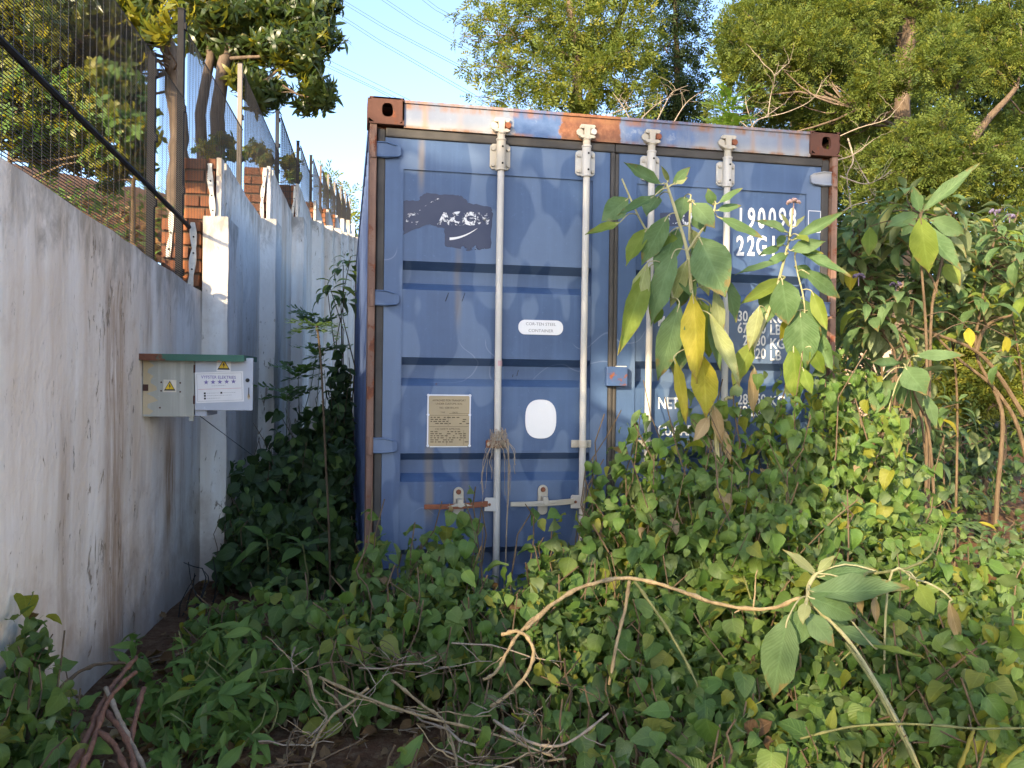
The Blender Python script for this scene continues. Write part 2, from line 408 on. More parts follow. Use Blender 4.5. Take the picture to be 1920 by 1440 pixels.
class LeafKind:
    """a few bent variants of one leaf, of unit length, that every leaf of the kind shares"""
    def __init__(self, name, shape, ratio, mats, n=5, droop=(.1, .8), fold=(.1, .4), cols=1, wave=.03, twist=.4, petiole=.25, w=None):
        self.name = name; self.var = []; self.mats = mats; self.w = w or [1]*len(mats)
        for i in range(n):
            v, f, uv = leaf_arrays(shape, 1, ratio*random.uniform(.80, 1.15), random.uniform(*droop), random.uniform(*fold), cols, wave, random.uniform(-twist, twist), 31*i+len(name), petiole)
            self.var.append((v, f, uv))
        self.me = {}
    def mesh(self, i, j):
        if (i, j) not in self.me: self.me[(i, j)] = mesh_from('leaf', *self.var[i], self.mats[j])
        return self.me[(i, j)]
    def place(self, leaves, parent, name='leaf', keep=250, bulk='foliage'):
        """leaves: (matrix, score[, mat index]); the best become leaf objects, the rest one stuff part"""
        lv = []
        for q in leaves:
            j = q[2] if len(q) > 2 and q[2] is not None else random.choices(range(len(self.mats)), self.w)[0]
            lv.append((q[1], random.randrange(len(self.var)), j, q[0]))
        lv.sort(key=lambda q: -q[0])
        for s, i, j, M in lv[:keep]:
            o = bpy.data.objects.new(name, self.mesh(i, j)); COL.objects.link(o); put(o, parent, M)
        rest = lv[keep:]
        for j in range(len(self.mats)):
            V = []; Fc = []; U = []; n = 0
            for i in range(len(self.var)):
                Ms = [np.array(M, np.float32) for s, ii, jj, M in rest if jj == j and ii == i]
                if not Ms: continue
                A = np.stack(Ms); v, f, uv = self.var[i]
                vv = np.einsum('nab,mb->nma', A[:, :3, :3], v) + A[:, None, :3, 3]
                ff = np.asarray(f)[None] + (np.arange(len(A))*len(v))[:, None, None] + n
                V.append(vv.reshape(-1, 3)); Fc.append(ff.reshape(-1, 4)); U.append(np.tile(uv, (len(A), 1))); n += len(A)*len(v)
            if V:
                V = np.concatenate(V) - np.array(wloc(parent))[None]
                o = link(bulk, mesh_from(bulk, V, np.concatenate(Fc), np.concatenate(U), self.mats[j]), None)
                o.parent = parent; o['kind'] = 'stuff'
def frame(p, d, up, s=1.0):
    """leaf matrix: base at p, blade along d, face towards up"""
    d = Vector(d).normalized(); up = Vector(up); z = up - d*up.dot(d)
    z = z.normalized() if z.length > 1e-5 else d.orthogonal().normalized()
    x = d.cross(z)
    return Matrix(((x.x*s, d.x*s, z.x*s, p[0]), (x.y*s, d.y*s, z.y*s, p[1]), (x.z*s, d.z*s, z.z*s, p[2]), (0, 0, 0, 1)))
def score(p): return -(Vector(p)-CAM).length

K_HEART = LeafKind('heart', 'heart', .76, [L_HEART, L_HEARTY, L_DEAD, L_WEED], 10, (.0, 1.4), (.05, .8), 1, .06, .7, .3, [74, 9, 1, 16])
K_HEARTL = LeafKind('heartlit', 'heart', .76, [L_HEART, L_HEARTY, L_DRY, L_WEED], 10, (.0, 1.4), (.05, .8), 1, .06, .7, .3, [68, 12, 1, 19])
K_SLIM = LeafKind('slim', 'ovate', .46, [L_HEART, L_WEED, L_HEARTY, L_DRY], 6, (.1, 1.3), (.1, .7), 1, .06, .6, .2, [52, 36, 11, 1])
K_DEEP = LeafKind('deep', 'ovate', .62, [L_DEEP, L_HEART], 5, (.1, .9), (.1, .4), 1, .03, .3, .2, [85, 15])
K_WEED = LeafKind('weed', 'lance', .34, [L_WEED, L_HEART, L_HEARTY], 5, (.2, 1.0), (.2, .5), 1, .03, .4, .12, [82, 14, 4])
K_BIG = LeafKind('big', 'lance', .40, [L_BIG, L_BIGYG, L_BIGY, L_BIGP, L_DRY], 6, (.3, 1.1), (.1, .4), 2, .035, .5, .14, [82, 8, 2, 7, 1])
K_DEADL = LeafKind('dead', 'ovate', .55, [L_DEAD, L_DRY], 5, (-.9, 1.3), (.2, .9), 1, .08, .9, .15, [75, 25])
# ------------------------------------------------------------------ ground: one sheet to the horizon
TOPS = ([-6, 0, 3.3, 6.5, 8.8, 10.8, 13, 15, 18.4, 24, 40, 80], [1.1, 1.4, 1.85, 2.3, 2.95, 3.35, 3.75, 4.1, 4.6, 5.5, 7, 9])
def hill(s, t):
    z = interp(s, *TOPS) - .12 + .16*min(max(-t-.2, 0), 12)
    return z + .10*noise.noise((s*.8, t*.8, 3)) + .05*noise.noise((s*3, t*3, 7))
def gz(x, y):
    z = .035*noise.noise((x*1.3, y*1.3, 0)) + .02*noise.noise((x*4.1, y*4.1, 5))
    far = max(0, math.hypot(x-1, y-2)-9)
    z += .022*far*min(1, far/8)*(1 if y > 0 else .2)
    z += .12*max(0, min(1, (x-3.2)/2))
    if y < -1: z -= .05*min(1.5, -1-y)
    return z
def spaced(lo, hi, mid, step, grow=1.22):
    a = [mid]; s = step
    while a[-1] < hi: a.append(a[-1]+s); s = s*grow if a[-1] > mid+7 else s
    b = [mid]; s = step
    while b[-1] > lo: b.append(b[-1]-s); s = s*grow if b[-1] < mid-6 else s
    return sorted(set(a+b))
xs = spaced(-400, 400, 1.0, .16); ys = spaced(-200, 500, 1.0, .16)
V = [(x, y, gz(x, y)) for y in ys for x in xs]; nx = len(xs)
F = [(j*nx+i, j*nx+i+1, (j+1)*nx+i+1, (j+1)*nx+i) for j in range(len(ys)-1) for i in range(nx-1)]
me = bpy.data.meshes.new('ground'); me.from_pydata(V, [], F); me.update()
tag(link('ground', me, M_SOIL, smooth=True), 'red brown soil with dry litter under the undergrowth', kind='structure')

# the bank behind the garden wall
ss = [-6+.35*i for i in range(70)] + [18.5+3*i for i in range(16)]; ts = [-.225-.3*i for i in range(22)] + [-7-4*i for i in range(14)]
V = [wl(s, t, hill(s, t)) for s in ss for t in ts]; nt_ = len(ts)
F = [(a*nt_+b, a*nt_+b+1, (a+1)*nt_+b+1, (a+1)*nt_+b) for a in range(len(ss)-1) for b in range(nt_-1)]
me = bpy.data.meshes.new('bank'); me.from_pydata(V, [], F); me.update()
tag(link('bank', me, M_SOIL, smooth=True), 'dry brown bank of earth behind the garden wall', kind='structure')

# ------------------------------------------------------------------ garden wall
wall = thing('garden_wall', 'tall stained whitewashed wall with buttresses stepping up beside the container', 'wall', wl(5, -.1, 0))
PAN = [(-5, 2.1, .98, .98), (2.1, 6.0, 1.955, 1.765), (6.0, 8.22, 2.775, 2.64), (8.22, 10.5, 3.275, 3.11), (10.5, 12.7, 3.635, 3.5), (12.7, 14.9, 3.9, 3.77),
       (14.9, 17.1, 4.25, 4.1), (17.1, 19.3, 4.58, 4.45), (19.3, 21.5, 4.92, 4.8), (21.5, 24.2, 5.3, 5.2), (24.2, 30, 5.7, 5.6)]
TH_W = .215
def panel_mesh(s0, s1, z0, z1, t0=-TH_W, t1=0., zb=-.3, wob=.010, seed=0):
    """plastered slab as a fine grid so the face is not dead flat; 'below' tells how far under the top edge"""
    ns = max(2, int((s1-s0)/.16)); nz = max(2, int((max(z0, z1)-zb)/.16))
    V = []; B = []; F = []
    def face(fn, na, nb):
        b = len(V)
        for i in range(na+1):
            for j in range(nb+1):
                p, bl = fn(i/na, j/nb); V.append(p); B.append(bl)
        for i in range(na):
            for j in range(nb): F.append((b+i*(nb+1)+j, b+(i+1)*(nb+1)+j, b+(i+1)*(nb+1)+j+1, b+i*(nb+1)+j+1))
    def top(a): return lerp(z0, z1, a) + .012*noise.noise((lerp(s0, s1, a)*5, seed, 1))
    def nt2(a, z, t): return t + wob*noise.noise((lerp(s0, s1, a)*2.2, z*2.2, seed)) + wob*.5*noise.noise((lerp(s0, s1, a)*7, z*7, seed))
    face(lambda a, b: (wl(lerp(s0, s1, a), nt2(a, lerp(zb, top(a), b), t1), lerp(zb, top(a), b)), top(a)-lerp(zb, top(a), b)), ns, nz)
    face(lambda a, b: (wl(lerp(s1, s0, a), t0, lerp(zb, top(1-a), b)), top(1-a)-lerp(zb, top(1-a), b)), ns, nz)
    face(lambda a, b: (wl(lerp(s0, s1, a), lerp(nt2(a, top(a), t1), t0, b), top(a)), 0), ns, 2)
    for q, rev in ((0, 1), (1, 0)):
        s = s1 if q else s0
        face(lambda a, b: (wl(s, lerp(t0, nt2(q, lerp(zb, top(q), b), t1), a if rev else 1-a), lerp(zb, top(q), b)), top(q)-lerp(zb, top(q), b)), 3, nz)
    me = bpy.data.meshes.new('wall_panel'); me.from_pydata([tuple(v) for v in V], [], F)
    at_ = me.attributes.new('below', 'FLOAT', 'POINT'); at_.data.foreach_set('value', B); me.update()
    return me
for i, (s0, s1, z0, z1) in enumerate(PAN):
    # where bricks show at the near end the plastered slab starts a little later, behind them
    link('wall_panel', panel_mesh(s0 + (.10 if i in (2, 3, 4, 5, 6, 7) else 0), s1-.003, z0, z1, seed=i*3.7), M_PLASTER, wall)
PIL = [(5.39, 2.265, .155, .33), (7.60, 2.675, .135, .33), (9.85, 3.12, .13, .32), (12.15, 3.52, .13, .32), (14.3, 3.85, .13, .32), (16.5, 4.2, .13, .3), (18.7, 4.5, .13, .3), (20.9, 4.85, .13, .3), (23.4, 5.2, .13, .3)]
for i, (s, z, t, ln) in enumerate(PIL):
    link('pilaster', panel_mesh(s, s+ln, z, z-.015, -.02 if z < interp(s, [1, 6, 6.01], [1.9, 1.77, 9]) else .003, t, seed=50+i), M_PLASTER, wall)
# the first buttress stands higher than the panel beside it: brick core and plaster skin behind it
brick_me = []
for k in range(6):
    mb = MB(); r = random.Random(k); h = (.5, .5, .5)
    n = 3
    v = []
    for z in (-.5, .5):
        for y in (-.5, .5):
            for x in (-.5, .5): v.append((x*(1-r.uniform(0, .05)), y*(1-r.uniform(0, .06)), z*(1-r.uniform(0, .10))))
    mb.add(v, [(0, 2, 3, 1), (4, 5, 7, 6), (0, 1, 5, 4), (2, 6, 7, 3), (0, 4, 6, 2), (1, 3, 7, 5)])
    me = bpy.data.meshes.new('brick'); me.from_pydata(mb.v, [], mb.f); me.update(); me.materials.append(M_BRICK)
    bm_ = me; brick_me.append(me)
def put_brick(s, t0, t1, z, h=.072, ln=.11, jut=0):
    o = bpy.data.objects.new('brick', random.choice(brick_me)); COL.objects.link(o)
    c = wl(s+ln/2-jut, (t0+t1)/2, z+h/2); a = random.uniform(-.025, .025)
    X = (WN + WD*a).normalized(); Y = (WD - WN*a).normalized(); w_ = t1-t0
    M = Matrix(((X.x*w_, Y.x*ln, 0, c.x), (X.y*w_, Y.y*ln, 0, c.y), (0, 0, h, c.z), (0, 0, 0, 1)))
    put(o, wall, M); m = o.modifiers.new('bevel', 'BEVEL'); m.width = .006; m.segments = 1
def brick_stack(s, z0, z1, tl=-.245, tr=-.035, course=.0855):
    n = int((z1-z0)/course)
    mo = MB()
    A = (WN, WD, Vector((0, 0, 1)))
    mo.box(wl(s+.062, (tl+tr)/2-.004, (z0+z1)/2-.01), ((tr-tl)-.014, .094, z1-z0-.02), A)
    mo.build('mortar_core', M_MORTAR if False else M_BMORTAR, wall)
    for k in range(n):
        z = z1 - (k+1)*course + .006
        j = .010; cut = tl + (tr-tl)*(random.choice((.34, .66, .5)) if k % 2 else random.choice((.68, .72, 1.0)))
        if cut < tr-.03:
            put_brick(s, tl+random.uniform(0, .008), cut-j/2, z, jut=random.uniform(0, .014)); put_brick(s, cut+j/2, tr-random.uniform(0, .01), z, jut=random.uniform(0, .014))
        else: put_brick(s, tl, tr, z, jut=random.uniform(0, .014))
M_BMORTAR = plain('dark_brick_mortar', (.11, .075, .05), .95, var=.3)
brick_stack(5.93, 1.79, 2.765)
brick_stack(8.15, 2.66, 3.265)
brick_stack(10.42, 3.13, 3.625)
brick_stack(12.63, 3.5, 3.89)
brick_stack(14.83, 3.8, 4.24)
brick_stack(17.03, 4.12, 4.57)
# lower stack beside the top of the first buttress, and the plaster skin kept at the edge of each brick end
brick_stack(5.40, 1.79, 2.25, -.25, -.01)
for s, z0, z1 in ((5.93, 2.27, 2.77), (8.15, 2.68, 3.27), (10.42, 3.14, 3.63), (12.63, 3.53, 3.9)):
    link('plaster_edge', panel_mesh(s, s+.105, z1, z1, -.032, .0, z0-.4, seed=s), M_PLASTER, wall)
def ragged_strip(s, t, z0, z1, w_=.026):
    mb = MB(); L = []; R = []; n = int((z1-z0)/.02); ph = random.uniform(0, 6)
    for k in range(n+1):
        z = lerp(z0, z1, k/n); ww = w_*(.55+.5*abs(math.sin(z*19+ph))) ; off = .012*math.sin(z*9+ph)
        L.append((s-.004*math.sin(z*23), t-ww+off, z)); R.append((s, t+ww*.5+off, z))
    v = [wl(*q) for q in L] + [wl(*q) for q in R] + [wl(q[0]+.012, q[1], q[2]) for q in L] + [wl(q[0]+.012, q[1], q[2]) for q in R]
    m = n+1; f = []
    for k in range(n): f += [(k, m+k, m+k+1, k+1), (2*m+k, 2*m+k+1, 3*m+k+1, 3*m+k), (k, k+1, 2*m+k+1, 2*m+k), (m+k, 3*m+k, 3*m+k+1, m+k+1)]
    mb.add(v, f)
    o = mb.build('lath_strip', M_STRIP, wall)
    hl = MB()
    for k in range(max(2, int((z1-z0)/.1))):
        z = z0 + (k+.5)*.1
        if z < z1: hl.tube([wl(s-.006, t-.004+.012*math.sin(z*9+ph), z), wl(s+.004, t-.004+.012*math.sin(z*9+ph), z)], .0055, 7)
    hl.build('nail_hole', M_BLACK, o)
M_BLACK = plain('black_void', (.01, .01, .01), .9)
ragged_strip(5.905, -.055, 2.25, 2.72); ragged_strip(5.375, -.055, 1.78, 2.22); ragged_strip(5.38, -.19, 2.0, 2.28, .02)
ragged_strip(8.125, -.055, 2.72, 3.25, .024); ragged_strip(10.40, -.05, 3.2, 3.6, .02)

# ------------------------------------------------------------------ fence on the wall
FT = -.115
M_MESH = plain('lit_mesh_wire', (.045, .042, .040), .6, var=.2)
M_FENCE = plain('charcoal_post_steel', (.016, .016, .018), .8, var=.3); M_FENCE.node_tree.nodes['Principled BSDF'].inputs['Specular IOR Level'].default_value = .2
fence = thing('mesh_fence', 'dark fine wire mesh fence on steel posts along the top of the whitewashed wall', 'fence', wl(6, FT, 2))
AX = (WD, WN, Vector((0, 0, 1)))
POST = [(-2.6, 1.0, 2.4, 0), (.1, 1.0, 2.5, 0), (2.45, 1.85, 3.05, 0), (4.70, 1.70, 2.99, 1), (5.30, 1.75, 3.49, 0), (7.21, 2.6, 3.88, 2), (9.40, 3.1, 4.19, 2), (11.32, 3.5, 4.40, 0), (13.0, 3.8, 4.66, 0), (14.64, 4.05, 4.92, 3), (16.24, 4.3, 5.17, 2),
        (17.9, 4.5, 5.42, 2), (19.8, 4.8, 5.76, 2), (21.6, 5.1, 6.05, 2), (23.6, 5.3, 6.3, 2)]
M_POSTG = steel_paint('weathered_grey_post', (.13, .11, .095), (.21, .185, .16), .1, .6, .7)
for s, z0, z1, k in POST:
    mb = MB(); 
    mb.box(wl(s, FT, (z0+z1)/2), (.038, .038, z1-z0), AX)
    o = mb.build('post', (M_FENCE, M_FENCE, M_POSTG, M_FENCE_RUST)[k], fence, bevel=.003)
    MB().box(wl(s, FT, z1+.003), (.044, .044, .006), AX).build('cap_plate', M_FENCE, o)
    for q in range(4):
        z = z0 + .15 + q*(z1-z0-.25)/3
        MB().box(wl(s+.0, FT+.024, z), (.034, .012, .04), AX).build('clip', M_FENCE, o)
MESH = [(-2.6, 2.45, 1.0, 1.0, 2.3, 2.45), (2.45, 4.70, 1.93, 1.83, 2.99, 2.955), (4.70, 5.30, 1.83, 1.80, 2.955, 2.935), (5.30, 7.21, 1.8, 2.70, 3.365, 3.325), (7.21, 9.40, 2.68, 3.19, 3.80, 3.71), (9.40, 11.32, 3.17, 3.58, 4.15, 4.01), (11.32, 13.0, 3.56, 3.85, 4.35, 4.27),
        (13.0, 14.64, 3.86, 3.8, 4.62, 4.55), (14.64, 16.24, 4.2, 4.15, 4.88, 4.8), (16.24, 17.9, 4.2, 4.5, 5.1, 5.05), (17.9, 19.8, 4.5, 4.85, 5.4, 5.3), (19.8, 21.6, 4.85, 5.1, 5.7, 5.6), (21.6, 23.6, 5.2, 5.25, 6.0, 5.9)]
def wire_panel(s0, s1, b0, b1, t0, t1, near):
    mb = MB(); st = .0127 if near else .026; h = (.0019 if near else .003)*(.75 if s0 < 0 else 1)
    t_ = FT + .03; stp = next((q for q in (6.0, 8.22, 10.5, 12.7) if s0 < q < s1), None)
    def bar(p, q, r):
        d = (q-p).normalized(); a = d.cross(WN).normalized()*r; b = WN*r
        mb.add([p+a, p+b, p-a, p-b, q+a, q+b, q-a, q-b], [(0, 1, 5, 4), (1, 2, 6, 5), (2, 3, 7, 6), (3, 0, 4, 7)])
    lo = min(b0, b1); n = int((max(t0, t1)-lo)/st)
    for k in range(n):
        off = k*st
        za, zb = t0-off, t1-off
        sa, sb = s0+.028, s1-.028
        # bottom edge may climb: clip
        if stp:
            if za < b1: sb = min(sb, stp-.01)
        else:
            if za < b0 and zb < b1: continue
        bar(wl(sa, t_, lerp(t0, t1, (sa-s0)/(s1-s0))-off), wl(sb, t_, lerp(t0, t1, (sb-s0)/(s1-s0))-off), h*1.25)
    m = int((s1-s0)/(.0762 if near else .15))
    for k in range(1, m):
        s = s0 + k*(s1-s0)/m; a = k/m
        zb_ = lerp(b0, b1, a) if not stp else (b0 if s < stp else b1)
        bar(wl(s, t_+.004, zb_), wl(s, t_+.004, lerp(t0, t1, a)), h*.7)
    bar(wl(s0+.028, t_, t0), wl(s1-.028, t_, t1), h*2.4)
    o = mb.build('wire_panel', M_MESH, fence); o['kind'] = 'stuff'
for q in MESH: wire_panel(*q, q[0] < 9)
MB().tube([wl(2.45, FT+.04, 2.365), wl(4.7, FT+.04, 2.235), wl(5.6, FT+.04, 2.175)], .013, 6).build('rail', M_FENCE, fence)
MB().tube([wl(.1, FT+.04, 2.45), wl(2.45, FT+.04, 2.365)], .013, 6).build('rail', M_FENCE, fence)
MB().box(wl(5.72, -.125, 2.0), (.42, .20, .46), AX).build('mortar_core', M_BMORTAR, wall)
# ------------------------------------------------------------------ shipping container
BX1, BX2 = srgb(46, 71, 106), srgb(64, 91, 126)
def door_extra(m, col):
    p = m.pos(); x, y, z = m.xyz(p)
    # broad roller marks of a lighter repaint, with straight sides
    rl = m.noise(m.pos((2.1, .1, .9), (4, 0, 1)), 1.6, 2)
    col = m.mix(m.math('MULTIPLY', m.ramp(rl, [(.50, 0), (.515, 1)]), .30), col, (.17, .24, .34))
    # rust that ran down from the data plate and from the header
    n = m.noise(m.pos((8, 8, 1.2)), 2, 5, .6)
    for (a, b, lo, hi, st) in ((.285, .325, .60, .96, .55), (.46, .50, .70, .96, .3), (.235, .262, 2.2, 2.42, .55), (.42, .45, 1.55, 1.93, .35), (.575, .60, .62, .7, .4)):
        k = m.math('MULTIPLY', m.band(x, a, b, .012), m.band(z, lo, hi, .09))
        k = m.math('MULTIPLY', m.math('MULTIPLY', k, m.ramp(n, [(.25, .3), (.7, 1)])), st)
        col = m.mix(k, col, (.27, .19, .075))
    # scratches
    w_ = m.n('ShaderNodeTexNoise'); w_.inputs['Scale'].default_value = 2.3; w_.inputs['Detail'].default_value = 1; m.l(p, w_.inputs['Vector'])
    sc = m.ramp(m.math('ABSOLUTE', m.math('SUBTRACT', w_.outputs[0], .5)), [(.0012, 1), (.003, 0)])
    gate = m.ramp(m.noise(p, 1.9, 2), [(.56, 0), (.60, 1)])
    col = m.mix(m.math('MULTIPLY', m.math('MULTIPLY', sc, gate), .18), col, (.5, .55, .65))
    # grime at the foot
    f = m.n('ShaderNodeMapRange'); m.l(z, f.inputs[0]); f.inputs[1].default_value = .1; f.inputs[2].default_value = .8; f.inputs[3].default_value = .45; f.inputs[4].default_value = 0
    col = m.mix(m.math('MULTIPLY', f.outputs[0], m.noise(p, 6, 5)), col, (.06, .06, .06))
    return col
def header_extra(m, col):
    p = m.pos(); x, y, z = m.xyz(p)
    wob = m.math('MULTIPLY', m.math('SUBTRACT', m.noise(p, 9, 5, .65), .5), .10)
    xx = m.math('ADD', x, wob)
    n = m.noise(m.pos((1, 1, .25)), 14, 6, .65)
    # cream weathering, two blue touched-up patches, one rust field, rust runs at the seams
    col = m.mix(m.math('MULTIPLY', m.band(z, 2.35, 2.485, .03), .35), col, (.46, .42, .33))
    bl = m.ramp(m.noise(p, 13, 6, .62), [(.38, (.04, .095, .22)), (.60, (.075, .14, .28)), (.72, (.27, .32, .40))])
    col = m.mix(m.band(xx, .69, .925, .004), col, bl)
    col = m.mix(m.math('MULTIPLY', m.band(xx, 1.22, 1.62, .03), m.ramp(n, [(.35, .25), (.6, 1)])), col, bl)
    rs = m.ramp(m.noise(p, 26, 6, .7), [(.28, (.09, .035, .018)), (.5, (.19, .07, .03)), (.66, (.27, .115, .055)), (.8, (.25, .19, .14))])
    col = m.mix(m.band(xx, .925, 1.235, .006), col, rs)
    for a, s_ in ((.262, .8), (.43, .25), (.595, .5), (1.95, .55), (2.10, .4), (2.2, .5), (1.72, .3)):
        k = m.math('MULTIPLY', m.band(x, a-.012, a+.012, .014), m.ramp(n, [(.3, .35), (.7, 1)]))
        col = m.mix(m.math('MULTIPLY', k, s_), col, (.37, .18, .06))
    e = m.math('ADD', m.band(z, 2.545, 2.60, .012), m.band(z, 2.44, 2.468, .008))
    col = m.mix(m.math('MULTIPLY', e, m.ramp(n, [(.4, 0), (.62, .85)])), col, (.25, .11, .045))
    return col
M_BLUE = steel_paint('weathered_blue_paint', BX1, BX2, .035, .75, .42, door_extra)
M_BLUES = steel_paint('blue_side_paint', srgb(48, 66, 102), srgb(84, 104, 142), .12, .9, .5)
M_HEAD = steel_paint('faded_header_paint', srgb(98, 110, 132), srgb(126, 136, 150), .05, .5, .5, header_extra)
M_RUST = steel_paint('rusted_brown_steel', (.055, .021, .015), (.115, .046, .03), .34, .5, .8)
M_POST = steel_paint('rust_and_grey_post', (.085, .032, .020), (.22, .135, .10), .40, 1.6, .7)
M_RODP = steel_paint('off_white_galvanised', (.38, .37, .345), (.50, .49, .46), .10, .3, .5)
M_RODR = steel_paint('cream_rust_spotted', (.34, .31, .245), (.46, .42, .355), .21, .4, .6)
M_HRUST = steel_paint('rusty_red_handle', (.16, .05, .025), (.26, .09, .045), .3, .2, .85)
M_RUBBER = plain('weathered_rubber', (.048, .045, .042), .75, var=.3, scale=9)
M_WHITE = steel_paint('sticker_white', (.66, .67, .68), (.72, .73, .74), 0, .1, .4)
M_LETTER = plain('letter_white', (.68, .69, .70), .6, var=.06)
M_TAN = steel_paint('tan_data_plate', (.27, .215, .125), (.36, .29, .18), .04, .1, .5)
M_PRINT = plain('dark_print', (.085, .06, .035), .7)
M_GREYTXT = plain('grey_print', (.20, .20, .21), .7)
def worn(name, c, thr, sc, c2=None, zlo=None, zhi=None):
    """paint that has worn through in specks"""
    m = NT(name); p = m.pos(); n = m.noise(p, sc, 7, .7)
    if zlo is not None:
        mr = m.n('ShaderNodeMapRange'); m.l(m.xyz(p)[2], mr.inputs[0]); mr.inputs[1].default_value = zlo; mr.inputs[2].default_value = zhi; mr.inputs[3].default_value = -.35; mr.inputs[4].default_value = .30
        n = m.math('ADD', n, mr.outputs[0])
    k = m.ramp(n, [(thr-.02, 0), (thr+.02, 1)])
    col = m.ramp(m.noise(p, 6, 6), [(.35, c), (.65, c2 or c)])
    m.fin(col, .5)
    t = m.n('ShaderNodeBsdfTransparent'); ms = m.n('ShaderNodeMixShader'); m.l(k, ms.inputs[0]); m.l(t.outputs[0], ms.inputs[1]); m.l(m.b.outputs[0], ms.inputs[2]); m.l(ms.outputs[0], m.out.inputs[0])
    return m.m
M_PATCH = worn('dark_overpaint', srgb(33, 44, 72), .34, 22, srgb(46, 54, 78), 1.86, 1.99)
M_OLDLET = worn('worn_white_letters', (.62, .64, .66), .50, 40)
M_OLDLINE = worn('worn_white_line', (.55, .57, .60), .56, 60)

W, H, LEN = 2.438, 2.591, 6.058
box = thing('shipping_container', 'weathered blue shipping container with white locking bars half buried in creepers', 'container', (W/2, LEN/2, 0))
def part(mb, name, mat, parent=box, **k): return mb.build(name, mat, parent, **k)
# corner castings: hollow boxes with an oval hole in the outer faces
def casting(x0, y0, z0, sx, sy, sz, mir, front, top):
    mb = MB(); x1, y1, z1 = x0+sx, y0+sy, z0+sz
    def holed(o, U, V_, N, w_, h_, rx, rz, cx=.5, cz=.5):
        n = 20; c = o + U*(w_*cx) + V_*(h_*cz); ou = []; inn = []; dp = []
        for k in range(n):
            a = 2*PI*k/n; ca, sa = math.cos(a), math.sin(a)
            m_ = max(abs(ca), abs(sa)); px_ = ca/m_*.5; pz_ = sa/m_*.5
            ou.append(o + U*((px_+.5)*w_) + V_*((pz_+.5)*h_))
            sq = (abs(ca)**3+abs(sa)**3)**(-1/3)
            inn.append(c + U*(ca*sq*rx) + V_*(sa*sq*rz)); dp.append(inn[-1] - N*.022)
        v = ou+inn+dp; f = []
        for k in range(n):
            q = (k+1) % n; f += [(k, q, n+q, n+k), (n+k, n+q, 2*n+q, 2*n+k)]
        mb.add(v, f)
    X, Y, Z = Vector((1, 0, 0)), Vector((0, 1, 0)), Vector((0, 0, 1)); o = Vector((x0, y0, z0))
    fy = y0 if front else y1
    holed(Vector((x0, fy, z0)), X, Z, -Y if front else Y, sx, sz, .026, .032, .52)
    ox = x0 if not mir else x1
    holed(Vector((ox, y0, z0)), Y, Z, -X if not mir else X, sy, sz, .040, .030)
    # far sides
    ix = x1 if not mir else x0
    mb.add([(ix, y0, z0), (ix, y1, z0), (ix, y1, z1), (ix, y0, z1)], [(0, 1, 2, 3)])
    by = y1 if front else y0
    mb.add([(x0, by, z0), (x1, by, z0), (x1, by, z1), (x0, by, z1)], [(0, 1, 2, 3)])
    for zz in (z0, z1): mb.add([(x0, y0, zz), (x1, y0, zz), (x1, y1, zz), (x0, y1, zz)], [(0, 1, 2, 3)])
    o_ = part(mb, 'corner_casting', M_RUST)
    s = o_.modifiers.new('thick', 'SOLIDIFY'); s.thickness = .008; s.offset = -1
    return o_
for mir in (0, 1):
    for front in (1, 0):
        for top in (1, 0):
            casting(W-.162 if mir else 0, 0 if front else LEN-.178, H-.118 if top else 0, .162, .178, .118, mir, front, top)
# corner posts: an outer lip and a set-back web, like the steel channel they are
for mir in (0, 1):
    g = (lambda x: W-x) if mir else (lambda x: x)
    def bb(mb, xa, xb, *r): mb.b2(min(g(xa), g(xb)), max(g(xa), g(xb)), *r)
    mb = MB(); bb(mb, .004, .036, .008, .075, .118, H-.118); bb(mb, .004, .010, .075, .20, .118, H-.118); bb(mb, .036, .075, .055, .10, .118, H-.118)
    part(mb, 'corner_post', M_POST, bevel=.006)
    mb = MB(); bb(mb, .004, .075, LEN-.16, LEN-.012, .118, H-.118); part(mb, 'rear_corner_post', M_RUST)
# header beam and sill, door opening
mb = MB(); mb.extrude([(.162, 2.457), (W-.162, 2.457), (W-.162, 2.583), (.162, 2.583)], .012, .10)
mb.b2(.162, W-.162, .004, .011, 2.572, 2.585)
part(mb, 'header_beam', M_HEAD)
part(MB().b2(.075, W-.075, .06, .12, 2.34, 2.473), 'header_inner', M_RUST)
part(MB().b2(.162, W-.162, .012, .12, .03, .118), 'sill_beam', M_RUST)
# roof: corrugated, with rails
mb = MB(); n = 28
v = []; f = []
for k in range(n*4+1):
    y = .10 + (LEN-.2)*k/(n*4); z = H-.014 - (.0 if (k % 4) in (0, 1) else .018)
    v += [(.06, y, z), (W-.06, y, z)]
for k in range(n*4): f.append((2*k, 2*k+1, 2*k+3, 2*k+2))
mb.add(v, f); part(mb, 'roof', M_HEAD)
def side(xo, sgn, name):
    """trapezoid-corrugated wall between the posts"""
    mb = MB(); v = []; f = []; y = .16; prof = ((.0, 0), (.072, 0), (.140, 1), (.212, 1)); per = .278; pts = []
    while y < LEN-.16:
        for d, q in prof:
            if y+d < LEN-.16: pts.append((y+d, .036*q))
        y += per
    pts.append((LEN-.16, 0))
    for y, q in pts: v += [(xo+sgn*(.010+q), y, .12), (xo+sgn*(.010+q), y, H-.07)]
    for k in range(len(pts)-1): f.append((2*k, 2*k+2, 2*k+3, 2*k+1))
    mb.add(v, f)
    part(mb, name, M_BLUES)
side(0, 1, 'side_wall'); side(W, -1, 'side_wall')
for x in (.003, W-.063):
    part(MB().b2(x, x+.06, .178, LEN-.178, H-.07, H-.012), 'top_rail', M_BLUES); part(MB().b2(x, x+.06, .178, LEN-.178, .03, .14), 'bottom_rail', M_BLUES)
